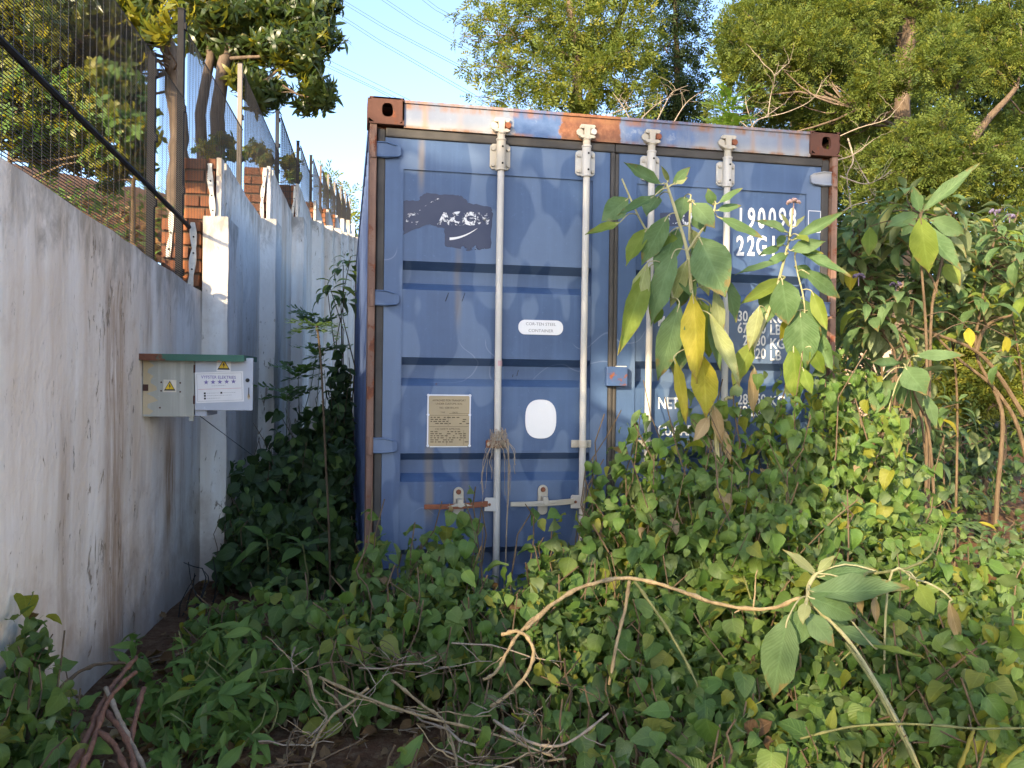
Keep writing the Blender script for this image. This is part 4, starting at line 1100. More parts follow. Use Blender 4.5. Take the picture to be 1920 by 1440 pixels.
def frond_tpl(seed, n=6, ll=.40, lw=.075, ang=55, droop=.35):
    r = random.Random(seed); v = []; f = []
    pts = []
    y = z = 0; a = .1
    for i in range(n+1):
        pts.append(Vector((r.uniform(-.02, .02), y, z))); a -= droop/n; y += math.cos(a)/n; z += math.sin(a)/n
    for i, p in enumerate(pts): v += [p + Vector((-.008, 0, 0)), p + Vector((.008, 0, 0))]
    for i in range(n): f.append((2*i, 2*i+1, 2*i+3, 2*i+2))
    for i in range(1, n+1):
        for s in (-1, 1):
            L = ll*(1-.55*abs(i/n-.45)*1.4)*r.uniform(.8, 1.15); an = math.radians(ang*r.uniform(.75, 1.2)*(1-.35*i/n))
            d = Vector((s*math.sin(an), math.cos(an), r.uniform(-.35, .25))).normalized(); q = Vector((-d.y*s, d.x*s, 0))
            b = len(v); p = pts[i]; v += [p + d*L*.5 + q*lw*.5, p + d*L, p + d*L*.5 - q*lw*.5]
            f.append((2*i + (s > 0), b, b+1, b+2))
    return np.array([tuple(p) for p in v], np.float32), f, np.zeros((len(v), 2), np.float32)+.3
FRONDS = [frond_tpl(i, 4, .46, .13, 52, .5) for i in range(6)]
FERNS = [frond_tpl(20+i, 9, .30, .10, 70, .7) for i in range(4)]
def cluster_tpl(seed, n=6, L=1., W=.26, droop=1.0):
    r = random.Random(seed); v = []; f = []; uv = []
    for k in range(n):
        a = 2*PI*k/n + r.uniform(-.4, .4); el = r.uniform(-.3, .75); rows = ((0, .1), (.25, .8), (.55, 1), (.82, .55), (1, .04))
        l = L*r.uniform(.7, 1.1); d = Vector((math.cos(a)*math.cos(el), math.sin(a)*math.cos(el), math.sin(el))); side = Vector((-math.sin(a), math.cos(a), r.uniform(-.3, .3))).normalized()
        b = len(v)
        for t, wq in rows:
            c = d*(t*l) + Vector((0, 0, -droop*.5*l*t*t))
            v += [c - side*W*l*wq*.5, c + side*W*l*wq*.5]; uv += [(0, t), (1, t)]
        for i in range(4): f.append((b+2*i, b+2*i+1, b+2*i+3, b+2*i+2))
    V_ = np.array([tuple(p) for p in v], np.float32)[:, [0, 2, 1]]   # cluster axis along +Y
    return V_, f, np.array(uv, np.float32)
CLUST = [cluster_tpl(i) for i in range(5)]
BUSHL = [cluster_tpl(30+i, 5, 1., .5, .6) for i in range(4)]
def clump_points(c, r, n, flat=.75, upw=.45, hang=0.):
    d = rng.normal(size=(n, 3)); d /= np.linalg.norm(d, axis=1, keepdims=True)
    # lumpy radius so that the outline is uneven
    lump = 1 + .28*np.sin(d[:, 0]*5.1+c[0]*7)*np.sin(d[:, 1]*4.3+c[1]*5)+.18*np.sin(d[:, 2]*7+c[2]*3)
    rad = r*lump*(.35+.72*rng.random(n)**.5)
    P = np.array(c)[None] + d*rad[:, None]*np.array([1, 1, flat])
    D = d*1.0 + np.array([0, 0, upw-hang]) + rng.normal(size=(n, 3))*.38
    U = np.array([0, 0, .55]) + d*.95 + rng.normal(size=(n, 3))*.32
    D = D - U*(np.sum(D*U, 1)/np.sum(U*U, 1))[:, None]*.55
    return P, D, U
def limb(mb, a, b, r0, r1, bend=.12, n=6):
    a, b = Vector(a), Vector(b); L = (b-a).length; o = Vector([random.uniform(-1, 1) for _ in range(3)])*L*bend; pts = []
    for k in range(n):
        t = k/(n-1); pts.append(a.lerp(b, t) + o*math.sin(t*PI) + Vector([random.uniform(-1, 1) for _ in range(3)])*L*.018)
    mb.tube(pts, [lerp(r0, r1, k/(n-1)) for k in range(n)], 6, False)
def tree(name, label, trunks, clumps, tpls, mats, size, dens, bk, group=None, cat='tree', upw=.45, hang=0., flat=.75, limbs=True):
    base = Vector(trunks[0][0][0]) if trunks else Vector(clumps[0][0])
    root = thing(name, label, cat, base, group); nodes = []
    mb = MB()
    for pts, r0, r1 in trunks:
        mb2 = mb
        # smooth the polyline a little
        P_ = [Vector(p) for p in pts]; Q = [P_[0]]
        for k in range(len(P_)-1):
            for t in (.25, .5, .75, 1): 
                w_ = Vector([random.uniform(-1, 1) for _ in range(3)])*r0*.18 if t < 1 else Vector((0, 0, 0)); Q.append(P_[k].lerp(P_[k+1], t)+w_)
        mb2.tube(Q, [lerp(r0, r1, i/(len(Q)-1)) for i in range(len(Q))], 9, False); nodes += Q[2:]
    if trunks: o = mb.build('trunk', bk, None, True); o.data.transform(Matrix.Translation(-base)); o.parent = root
    if limbs and nodes:
        mb = MB()
        for c, r, *_ in clumps:
            c = Vector(c); q = min(nodes, key=lambda p: (p-c).length + max(0, p.z-c.z)*1.5)
            limb(mb, q, c, .006+.006*(c-q).length, .004, .14)
            for _k in range(3):
                e = c + Vector([random.uniform(-1, 1) for _ in range(3)])*r*.8; limb(mb, c.lerp(q, .25), e, .009, .003, .2, 5)
        o = mb.build('limbs', bk, None, True); o.data.transform(Matrix.Translation(-base)); o.parent = root
    Ps, Ds, Us = [], [], []
    for c, r, *q in clumps:
        n = int(dens*r*r*(q[0] if q else 1)); p, d, u = clump_points(tuple(c), r, n, flat, upw, hang); Ps.append(p); Ds.append(d); Us.append(u)
    P = np.concatenate(Ps); D = np.concatenate(Ds); U = np.concatenate(Us); S = size*rng.uniform(.65, 1.25, len(P)); A = np_frames(P, D, U, S)
    pick = rng.random(len(P)); lo = 0
    for mat, w_ in mats: batch('crown', tpls, A[(pick >= lo) & (pick < lo+w_)], mat, root); lo += w_
    return root
def cl(px, py, D, rpx, q=1.): return (at(px, py, D), rpx*D/FPX, q)
def dn(p): return Vector((p.x, p.y, gz(p.x, p.y)-.1))
R_ = random.Random(21)
CEN = [(930, 60, 11.6, 52, .6), (905, 120, 11.6, 42, .5), (885, 30, 11.8, 40, .5), (955, 165, 11.5, 44, .7), (905, 190, 11.4, 28, .5), (990, 30, 11.8, 64, 1), (1010, 125, 11.4, 58, 1), (1075, 50, 11.6, 66, 1), (1085, 165, 11.3, 56, 1), (1155, 40, 11.8, 62, 1), (1150, 145, 11.5, 60, 1), (1210, 60, 12, 42, .8), (1195, 190, 11.5, 46, 1), (1045, 205, 11.2, 42, 1), (1125, 215, 11.2, 42, 1), (1000, -40, 12, 76, 1), (1100, -40, 12, 80, 1), (1190, -40, 12, 66, 1), (920, -20, 12, 50, .6), (985, 200, 11.3, 38, .7), (1085, 105, 12.6, 66, 1), (1145, 90, 12.6, 56, 1), (1215, 140, 12.4, 36, .8), (965, 95, 11.9, 40, .8), (1040, 70, 12.3, 50, 1), (1180, 95, 11.2, 40, .9), (1030, 170, 11.1, 34, .9), (935, 130, 11.3, 30, .6), (870, 70, 11.6, 24, .4), (1120, 120, 11.0, 36, .9)]
# wattle behind the container, in the middle
def blob(px0, px1, py0, py1, D0, D1, n, r0, r1, keep=lambda x, y: True):
    out = []
    while len(out) < n:
        x, y = R_.uniform(px0, px1), R_.uniform(py0, py1)
        if keep(x, y): out.append(cl(x, y, R_.uniform(D0, D1), R_.uniform(r0, r1)))
    return out
tb = at(1075, 330, 12.2); tb0 = dn(tb)
tree('wattle_tree', 'feathery yellow green wattle tree rising behind the middle of the container', [([tb0, at(1080, 330, 12.2), at(1085, 120, 12.1), at(1060, -60, 12)], .13, .05), ([at(1082, 250, 12.2), at(1150, 80, 12.4), at(1190, -60, 12.4)], .08, .03)],
     [cl(930, 60, 11.6, 55, .6), cl(905, 120, 11.6, 42, .5), cl(890, 30, 11.8, 40, .5), cl(950, 170, 11.5, 48, .7), cl(905, 190, 11.4, 28, .45)] +
     [cl(*q) for q in ((1000, 40, 11.8, 75), (1010, 140, 11.4, 70), (1080, 60, 11.6, 80), (1090, 170, 11.3, 65), (1160, 50, 11.8, 75), (1150, 150, 11.5, 72), (1215, 60, 12, 45), (1190, 190, 11.5, 50), (1050, 205, 11.2, 45), (1120, 215, 11.2, 45), (1000, -40, 12, 80), (1100, -40, 12, 90), (1190, -40, 12, 70), (920, -20, 12, 50, .6), (985, 195, 11.3, 40, .7), (1090, 110, 12.6, 80), (1140, 90, 12.6, 60), (1215, 175, 12.4, 40))] and [cl(x_, y_, D_, r_*.74, q_) for x_, y_, D_, r_, q_ in CEN],
     FRONDS, [(L_WATTLE, .72), (L_WATTLEY, .28)], .19, 2300, M_BARK, upw=.15, hang=.25)
CLC = None
tb = at(1262, 330, 14)
tree('wattle_tree', 'slim darker wattle tree standing against the sky between two brighter ones', [([dn(tb), at(1262, 330, 14), at(1270, 150, 14), at(1265, -40, 14)], .09, .03)],
     [cl(*q) for q in ((1262, 20, 14, 42, .8), (1290, 75, 14, 34, .7), (1245, 100, 14, 36, .8), (1275, 140, 14, 42, .8), (1300, 180, 14, 30, .7), (1250, 190, 14, 42), (1285, 215, 14, 36), (1300, 30, 14, 26, .6), (1268, -40, 14, 44))],
     FRONDS, [(L_WATTLED, 1.)], .20, 2600, M_BARKD, upw=.1, hang=.35)
# big wattle on the right
tb = at(1690, 700, 11.5)
TR = [([dn(tb), at(1690, 700, 11.5), at(1695, 420, 11.4), at(1692, 240, 11.3), at(1705, 60, 11.3), at(1715, -90, 11.3)], .17, .07),
      ([at(1692, 245, 11.3), at(1655, 225, 10.9), at(1610, 205, 10.4)], .036, .014), ([at(1693, 250, 11.3), at(1690, 120, 11.6), at(1680, 20, 11.8)], .08, .03),
      ([at(1700, 430, 11.4), at(1840, 240, 10.8), at(1905, 165, 10.5)], .075, .03), ([at(1698, 330, 11.4), at(1780, 215, 10.6), at(1795, 160, 10.3)], .06, .02)]
CLR = [cl(*q) for q in ((1380, 90, 11, 50), (1400, 40, 11, 55), (1440, 100, 10.7, 62), (1490, 60, 10.8, 62), (1540, 90, 10.5, 62), (1390, 150, 11, 38), (1450, 165, 11, 48), (1520, 150, 10.8, 50), (1580, 40, 10.8, 62), (1600, 110, 10.6, 50), (1480, -20, 11.2, 70), (1580, -30, 11.2, 70),
     (1640, 40, 11.0, 52), (1660, -30, 11.2, 70), (1740, -10, 11, 60), (1760, 60, 10.6, 42), (1740, 130, 10.0, 60), (1780, 95, 10.0, 48), (1800, 150, 10.2, 42), (1650, 150, 10.3, 50), (1630, 185, 10.4, 38), (1600, 200, 10.6, 40),
     (1540, 210, 11.2, 46), (1560, 260, 11.4, 45), (1480, 235, 11.8, 50), (1430, 215, 12, 42), (1510, 290, 11.6, 45), (1590, 320, 11.2, 45), (1640, 300, 10.6, 42), (1700, 270, 9.7, 52), (1770, 240, 9.6, 55), (1740, 305, 9.5, 60), (1820, 290, 9.7, 52), (1680, 330, 9.7, 50), (1790, 345, 9.6, 55), (1860, 330, 10, 45), (1720, 380, 9.8, 48), (1640, 380, 10.4, 44), (1850, 60, 10.8, 60), (1900, 20, 10.8, 55), (1870, 130, 10.6, 52), (1910, 110, 10.6, 45), (1830, 0, 11.2, 50), (1900, 210, 11.3, 40), (1880, 270, 11.2, 40), (1910, 320, 10, 40), (1900, 390, 10.2, 45), (1830, 400, 10.4, 45), (1350, 210, 11.5, 30), (1370, 255, 11.8, 35))]
for i, (c, r, q) in enumerate(CLR): CLR[i] = (c, r*.74, q)
CLR += [cl(R_.uniform(1420, 1930), R_.uniform(-20, 420), R_.uniform(12, 13.5), R_.uniform(34, 50), .7) for _ in range(20)]
tree('wattle_tree', 'big dense wattle tree with a brown forked trunk filling the right side', TR, CLR, FRONDS, [(L_WATTLE, .80), (L_WATTLEY, .12), (L_WATTLED, .08)], .135, 6200, M_BARK, upw=.35, hang=.1)
# darker trees behind it that close the view
for i, (px, D, lab) in enumerate(((1500, 17, 'dark tree crown seen behind the container roof corner'), (1640, 19, 'dark tree behind the forked trunk of the big wattle'), (1800, 18, 'dark tree behind the shrubs at far right'), (1950, 16, 'dark tree at the very right edge behind the branches'))):
    b = at(px, 720, D)
    tree('background_tree', lab, [([dn(b), b, at(px+R_.uniform(-20, 20), 300, D), at(px, 60, D)], .14, .05)],
         [cl(px+R_.uniform(-110, 110), R_.uniform(60, 800), D+R_.uniform(-1, 1.5), R_.uniform(48, 75)) for _ in range(26)], FRONDS, [(L_WATTLED, .8), (L_WATTLE, .2)], .48, 340, M_BARKD)
# sunlit yellow green wattle saplings in the clearing
for px, py, D, lab in ((1850, 620, 9.0, 'sunlit yellow green wattle sapling behind the bare shrub stems at right'), (1800, 720, 9.5, 'low bright wattle bush beyond the shaded clearing at right'), (1885, 700, 8.6, 'bright feathery wattle bush at the right edge above the bare ground'), (1760, 610, 10.5, 'small bright wattle sapling left of the larger sunlit one')):
    b = at(px, py+110, D)
    tree('wattle_sapling', lab, [([dn(b), at(px, py+20, D), at(px+5, py-60, D)], .025, .008)], [cl(px+R_.uniform(-45, 45), py+R_.uniform(-50, 60), D+R_.uniform(-.3, .3), R_.uniform(24, 40)) for _ in range(9)], FRONDS, [(L_WATTLEY, .6), (L_WATTLE, .4)], .15, 3800, M_BROWNSTEM, cat='sapling')
# distant wood that closes the horizon
dist_c = [((x, R_.uniform(26, 40) + abs(x-6)*.25, R_.uniform(.5, 3.2)), R_.uniform(1.6, 2.6)) for x in np.linspace(-4, 46, 46)]
Ps = [clump_points(c, r, 190, .9, .4) for c, r in dist_c]
A = np_frames(np.concatenate([q[0] for q in Ps]), np.concatenate([q[1] for q in Ps]), np.concatenate([q[2] for q in Ps]), rng.uniform(.7, 1.5, 190*len(Ps)))
tag(batch('distant_wood', FRONDS, A, L_WATTLED, None), 'far wood of mixed trees closing the view beyond the clearing', 'wood', kind='stuff')
# pale wall far beyond, in gaps of the undergrowth
M_PINKW = plain('sunlit_pink_plaster', (.48, .36, .31), .9, var=.25, scale=4)
fwall = thing('far_wall', 'pale pinkish garden wall glimpsed through the shrubs beyond the clearing', 'wall', (11, 15, 0))
a, b = at(1560, 650, 16.5), at(1740, 650, 15.5); d = (b-a); d.z = 0; L = d.length; d.normalize(); nrm = Vector((d.y, -d.x, 0))
for k in range(4): MB().box((a+d*(L*(k+.5)/4)).xy.to_3d()+Vector((0, 0, 1.15)), (L/4-.02, .2, 1.75), (d, nrm, Vector((0, 0, 1)))).build('wall_bay', M_PINKW, fwall)
MB().box((a+d*(L/2)).xy.to_3d()+Vector((0, 0, 2.06)), (L+.1, .28, .07), (d, nrm, Vector((0, 0, 1)))).build('coping', M_PINKW, fwall)

# left: two broadleaf trees and bushes behind the wall
b = at(330, 345, 7.6); bb_ = Vector((b.x, b.y, b.z-.5))
CL1 = [cl(*q) for q in ((60, 20, 7.5, 70), (140, 40, 7.2, 75), (210, 70, 7.3, 55), (100, 100, 7.4, 55), (20, 90, 7.8, 50), (180, -20, 7.4, 80), (60, -60, 7.6, 80), (270, -30, 7.3, 60), (250, 25, 7.1, 34), (300, 60, 6.9, 24, .6), (330, 30, 6.8, 26, .7), (285, 60, 7.0, 22, .5), (150, 120, 7.6, 45), (220, 130, 7.8, 36), (390, -40, 7.4, 50), (40, 130, 7.2, 44), (110, 140, 7.9, 50), (170, 90, 7.6, 44), (240, 80, 7.6, 36), (10, 40, 7.0, 50), (90, 60, 6.8, 44), (190, 20, 7.0, 44), (250, 110, 7.3, 26))]
tree('broadleaf_tree', 'leafy tree with a pale forked trunk just behind the wire fence at left', [([bb_, b, at(337, 260, 7.6), at(325, 173, 7.6), at(320, 90, 7.6)], .095, .07), ([at(321, 100, 7.6), at(285, 20, 7.5), at(255, -70, 7.4)], .07, .05), ([at(320, 95, 7.6), at(296, 20, 7.7), at(290, -60, 7.8)], .06, .04)],
     CL1, CLUST, [(L_TREE, .55), (L_TREEY, .45)], .13, 2300, M_BARK, hang=.55)
b = at(405, 300, 9.2); bb_ = Vector((b.x, b.y, b.z-.5))
CL2 = [cl(*q) for q in ((400, 20, 9.0, 45), (450, 40, 9.2, 55), (500, 20, 9.3, 62), (560, 30, 9.2, 52), (590, 70, 9.2, 40), (540, 90, 9.1, 50), (480, 90, 9.4, 45), (575, 115, 9.1, 32), (520, 60, 9.8, 60), (470, 150, 9.2, 32), (495, 185, 9.1, 30), (520, 170, 9.2, 24), (590, 165, 9.1, 27), (606, 185, 9.1, 20), (580, 200, 9.2, 16), (430, 100, 9.6, 45), (380, 70, 9.6, 40), (450, -40, 9.4, 70), (550, -40, 9.4, 70), (360, -30, 9.5, 60), (605, 10, 9.3, 30))]
tree('broadleaf_tree', 'dark glossy crowned tree with brown trunks overhanging the fence against the sky', [([bb_, b, at(410, 190, 9.2), at(425, 100, 9.2), at(440, -20, 9.2)], .10, .05), ([b+Vector((-.15, .1, -.4)), at(375, 215, 9.3), at(395, 110, 9.4), at(392, 10, 9.4)], .07, .04), ([at(445, 165, 9.2), at(500, 150, 9.1), at(540, 115, 9.1), at(548, 90, 9.1)], .02, .01), ([at(425, 110, 9.2), at(500, 105, 9.1), at(540, 90, 9.1)], .022, .012), ([at(530, 160, 9.1), at(560, 178, 9.1), at(590, 185, 9.1)], .012, .008)],
     CL2, CLUST, [(L_TREE, .93), (L_TREEY, .07)], .14, 2900, M_BARK, hang=.45)
for lab, D, cs in (('sunlit light green bush pressing against the back of the fence at left', 5.4, ((20, 190, 44), (30, 250, 44), (60, 225, 48), (110, 190, 50), (120, 250, 50), (165, 170, 46), (200, 225, 50), (155, 285, 46), (90, 290, 40), (230, 175, 44), (245, 245, 42), (200, 300, 36), (260, 200, 34), (60, 160, 44), (205, 145, 36), (270, 270, 26))),
                   ('pale green bush low behind the fence beside the first dark post', 5.6, ((250, 290, 24), (270, 320, 20), (225, 320, 22), (205, 350, 16))),
                   ('wispy shrub behind the fence right of the tall dark post', 8.2, ((385, 275, 16), (420, 265, 18), (440, 290, 14), (405, 300, 14))),
                   ('grey green shrub seen through the mesh between the weathered posts', 11.5, ((480, 285, 22), (500, 300, 16), (545, 305, 18), (550, 330, 14)))):
    b = at(cs[0][0], cs[0][1]+50, D+.2)
    tree('fence_bush', lab, [([Vector((b.x, b.y, b.z-.8)), b, at(cs[0][0]+20, cs[0][1], D+.2)], .02, .008)], [cl(x, y, D+R_.uniform(-.2, .5), r_) for x, y, r_ in cs], BUSHL, [(L_WEED, .40), (L_TREEY, .60)], .060, 6800, M_BROWNSTEM, cat='bush')
for px, py, D, lab in ((640, 345, 26, 'thin pale tree far off beyond the end of the fence'), (655, 395, 24, 'small distant tree at the end of the wall beside the container')):
    b = at(px, 560, D)
    tree('distant_tree', lab, [([dn(b), at(px, 470, D), at(px+3, py, D)], .06, .015)], [cl(px+R_.uniform(-22, 16), py+R_.uniform(-20, 45), D, R_.uniform(8, 13), .5) for _ in range(8)], FRONDS, [(L_WATTLEY, .6), (L_WATTLE, .4)], .45, 420, M_TWIG)
# leafy trees behind the photographer: they cast the dapple on the doors and the shade on the weeds
tb = Vector((-4.6, -6.6, 1.2))
def sh(x, y, z, t, r, q): p = Vector((x, y, z)) - SUN_DIR*t; return (p, r, q)
tree('broadleaf_tree', 'tree behind the photographer whose leaves dapple the container doors', [([tb, tb+Vector((.1, .2, 1.6)), tb+Vector((.4, .4, 3.4))], .14, .06)],
     [sh(R_.uniform(-.3, 2.7), 0, R_.uniform(.1, 2.9), R_.uniform(7, 9), R_.uniform(.22, .40), R_.uniform(.9, 1.6)) for _ in range(20)] + [sh(R_.uniform(-.4, .9), 0, R_.uniform(.2, 2.3), R_.uniform(7, 9), R_.uniform(.3, .45), 1.2) for _ in range(13)] + [sh(R_.uniform(-.2, 2.4), R_.uniform(-2, -.6), R_.uniform(0, .5), R_.uniform(6.5, 9), R_.uniform(.2, .32), .8) for _ in range(4)],
     CLUST, [(L_TREE, 1.)], .13, 700, M_BARK, hang=.3)
# white house added out of view to bounce sun onto the near wall
M_FILL_HOUSE = plain('fill_house_plaster', (.78, .75, .69), .9, var=.04, scale=3)
M_TILE = plain('grey_roof_tile', (.20, .19, .18), .8, var=.2)
M_PANE = plain('dark_window_glass', (.03, .035, .04), .1)
hs = thing('fill_house', 'white plastered house added out of view to bounce sunlight onto the near wall', 'fill_house', (9.5, -5, 0))
X0, Y0, Y1 = 8.2, -11.0, .5
MB().b2(X0, X0+6, Y0, Y1, -.3, 4.6).build('wall', M_FILL_HOUSE, hs)
MB().add([(X0-.5, Y0-.5, 4.6), (X0+6.5, Y0-.5, 4.6), (X0+6.5, Y1+.5, 4.6), (X0-.5, Y1+.5, 4.6), (X0+3, Y0+2, 6.2), (X0+3, Y1-2, 6.2)], [(0, 1, 4), (1, 2, 5, 4), (2, 3, 5), (3, 0, 4, 5), (3, 2, 1, 0)]).build('roof', M_TILE, hs)
for y in (-9.4, -2.2):
    f_ = MB().b2(X0-.04, X0+.02, y-.6, y+.6, 1.2, 2.4).build('window', M_FENCE, hs); MB().b2(X0-.05, X0-.042, y-.54, y+.54, 1.26, 2.34).build('pane', M_PANE, f_)
MB().b2(X0-.04, X0+.02, -6.2, -5.3, 0, 2.1).build('door', M_BARK, hs)
# ------------------------------------------------------------------ big-leaved shrubs
K_HANG = LeafKind('hang', 'lance', .36, [L_BIG, L_BIGYG, L_BIGY, L_BIGP, L_DRY], 8, (-.25, .4), (.05, .55), 2, .075, .6, .0)
GREEN, YG, YEL, PALE, DRY = range(5)
def curve_pts(pts, n=5):
    """Catmull-Rom through the points"""
    P = [Vector(p) for p in pts]; out = []
    for i in range(len(P)-1):
        a, b, c, d = P[max(i-1, 0)], P[i], P[i+1], P[min(i+2, len(P)-1)]
        for k in range(n):
            t = k/n; out.append(.5*((2*b) + (c-a)*t + (2*a-5*b+4*c-d)*t*t + (3*b-a-3*c+d)*t**3))
    out.append(P[-1]); return out
def stem_px(mb, pts, r0, r1, n=7):
    """pts = (px, py, D)"""
    Q = curve_pts([at(*p) if len(p) == 3 and abs(p[0]) > 30 else Vector(p) for p in pts]); mb.tube(Q, [lerp(r0, r1, i/(len(Q)-1)) for i in range(len(Q))], n); return Q
def big_leaves(root, spec, D, mbp, near=None):
    """spec: base px, tip px, width px, colour; leaf faces the camera side and up, a petiole joins it to the stem"""
    for (bx, by), (tx, ty), wpx, colr, *ex in spec:
        dD = ex[0] if ex else R_.uniform(-.10, .06); tD = ex[1] if len(ex) > 1 else R_.uniform(-.10, .04)
        b, t = at(bx, by, D+dD), at(tx, ty, D+dD+tD); d = t-b; L = d.length*1.06
        up = (CAM-b).normalized()*R_.uniform(.6, 1.0) + Vector((R_.uniform(-.4, .4), 0, R_.uniform(.25, .7)))
        M = frame(b, d, up, L); k = (wpx*(D+dD)/FPX)/(L*.36*.93); k = min(max(k*1.1, .45), 1.9)
        M = M @ Matrix.Diagonal((k, 1, 1, 1))
        i = R_.randrange(8); o = bpy.data.objects.new('leaf', K_HANG.mesh(i, colr)); COL.objects.link(o); put(o, root, M)
        if near:
            q = min(near, key=lambda p: (p-b).length + .6*max(0, p.z-b.z-.05)); m = (q+b)/2 + Vector((0, 0, .14*(q-b).length)); mbp.tube(curve_pts([q, m, b, b+d*.12], 3), .0028, 5)
def rosette(root, c, axis, n, L, mbp, colw=None, r_in=.02, lift=(.0, .9), K=None):
    axis = Vector(axis).normalized(); X = axis.orthogonal().normalized(); Y = axis.cross(X); lv = []
    for k in range(n):
        a = 2.4*k + R_.uniform(-.3, .3); q = k/max(1, n-1); el = lerp(lift[0], lift[1], q)
        d = (X*math.cos(a)+Y*math.sin(a))*math.cos(el) + axis*math.sin(el); l = L*lerp(1.0, .45, q**1.5)*R_.uniform(.85, 1.15)
        b = Vector(c) - axis*(.10*L*(1-q)*3) + d*r_in
        lv.append((frame(b, d, axis + Vector((0, 0, .6)) + Vector([R_.uniform(-.2, .2) for _ in range(3)]), l), 0, R_.choices(range(5), colw or [84, 8, 2, 5, 1])[0]))
    (K or K_BIG).place(lv, root, 'leaf', 999)
def flower(root, p, r=.018, mat=None):
    mb = MB()
    for k in range(26):
        d = Vector([R_.gauss(0, 1) for _ in range(3)]).normalized(); d.z = abs(d.z)*.6; c = Vector(p)+d*r; s = r*.32
        mb.add([c+Vector((s, 0, 0)), c+Vector((0, s, 0)), c+Vector((-s, 0, 0)), c+Vector((0, -s, 0)), c+Vector((0, 0, s)), c-Vector((0, 0, s))], [(0, 1, 4), (1, 2, 4), (2, 3, 4), (3, 0, 4), (1, 0, 5), (2, 1, 5), (3, 2, 5), (0, 3, 5)])
    mb.tube([Vector(p)-Vector((0, 0, .05)), Vector(p)], .003, 5)
    o = mb.build('flower_head', mat or M_FLOWER); put(o, root, Matrix.Identity(4)); return o
M_FLOWER = plain('mauve_brown_flower', (.36, .24, .22), .7, var=.4, scale=120)
M_VIOLET = plain('violet_flower', (.13, .105, .18), .7, var=.3, scale=120)

# the taller drooping plant in front of the right door
D = 3.82
pa = thing('bugweed_shrub', 'tall drooping large leaved shrub with a bright yellow hanging leaf before the right door', 'shrub', dn(at(1345, 1200, D)))
mb = MB()
nA = stem_px(mb, [tuple(dn(at(1345, 1200, D))), (1345, 850, D), (1318, 720, D), (1300, 640, D), (1296, 545, D-.02), (1288, 470, D-.02), (1268, 400, D-.03), (1250, 345, D-.04)], .013, .006)
nA += stem_px(mb, [(1290, 470, D-.02), (1310, 440, D-.05), (1335, 405, D-.06), (1342, 380, D-.06)], .006, .004)
nA += stem_px(mb, [(1262, 560, D), (1240, 480, D+.02), (1205, 420, D+.02), (1190, 390, D), (1166, 335, D)], .006, .004)
nA += stem_px(mb, [(1292, 450, D), (1294, 380, D-.02), (1296, 366, D-.02)], .005, .003)
SA = [((1240, 345), (1163, 322), 24, GREEN), ((1262, 345), (1292, 314), 16, GREEN), ((1255, 342), (1238, 308), 9, PALE), ((1268, 345), (1287, 330), 18, PALE), ((1245, 350), (1225, 362), 22, GREEN), ((1178, 372), (1131, 408), 40, GREEN), ((1228, 366), (1158, 410), 22, GREEN), ((1235, 368), (1210, 392), 30, GREEN),
      ((1162, 417), (1098, 444), 20, YG), ((1252, 405), (1203, 492), 44, GREEN), ((1214, 428), (1172, 488), 26, YG), ((1256, 437), (1258, 482), 50, YG, .02), ((1265, 470), (1212, 595), 50, GREEN), ((1213, 494), (1182, 610), 30, PALE, -.04), ((1218, 500), (1150, 678), 38, YG, .0),
      ((1288, 488), (1257, 572), 26, PALE), ((1276, 500), (1300, 566), 30, GREEN, .04), ((1312, 447), (1360, 548), 60, GREEN, -.08), ((1299, 550), (1313, 710), 50, YEL, -.10, .02), ((1274, 568), (1237, 712), 44, GREEN, -.08), ((1318, 668), (1328, 788), 46, YEL, -.02), ((1264, 668), (1287, 790), 20, YEL, -.06, .0),
      ((1332, 590), (1369, 740), 30, PALE, -.02), ((1340, 540), (1362, 634), 28, PALE), ((1362, 525), (1385, 600), 24, GREEN, .02), ((1331, 570), (1345, 690), 24, GREEN, .05), ((1240, 575), (1232, 612), 20, YG, .04), ((1300, 380), (1338, 420), 34, GREEN), ((1284, 368), (1276, 400), 26, GREEN), ((1338, 385), (1327, 358), 22, GREEN), ((1345, 382), (1390, 353), 14, GREEN), ((1343, 395), (1388, 385), 18, GREEN), ((1345, 406), (1428, 444), 17, GREEN),
      ((1306, 400), (1322, 424), 26, GREEN, .04), ((1296, 430), (1312, 470), 18, PALE, .04), ((1310, 520), (1326, 565), 18, PALE, .04), ((1338, 760), (1358, 830), 24, DRY), ((1330, 780), (1300, 830), 22, DRY), ((1352, 800), (1372, 860), 20, DRY), ((1270, 430), (1235, 520), 38, GREEN, .05), ((1300, 440), (1340, 520), 40, GREEN, .06), ((1295, 480), (1282, 580), 40, GREEN, .07), ((1310, 560), (1350, 660), 38, YG, .06), ((1285, 600), (1268, 700), 40, GREEN, .08), ]
big_leaves(pa, SA, D, mb, nA)
o = mb.build('stem', M_PALESTEM); put(o, pa, Matrix.Identity(4))
flower(pa, at(1296, 378, D-.03), .014, M_PALESTEM)
D = 3.95
pb_ = thing('bugweed_shrub', 'slimmer upright large leaved shrub topped by a mauve flower head at the right door edge', 'shrub', dn(at(1380, 1200, D)))
mb = MB()
nB = stem_px(mb, [tuple(dn(at(1380, 1200, D))), (1358, 800, D), (1375, 740, D), (1405, 670, D), (1435, 600, D), (1455, 545, D), (1467, 500, D), (1478, 455, D), (1484, 420, D), (1486, 390, D)], .011, .004)
nB += stem_px(mb, [(1500, 720, D), (1505, 640, D), (1508, 570, D), (1495, 510, D), (1490, 480, D)], .005, .003)
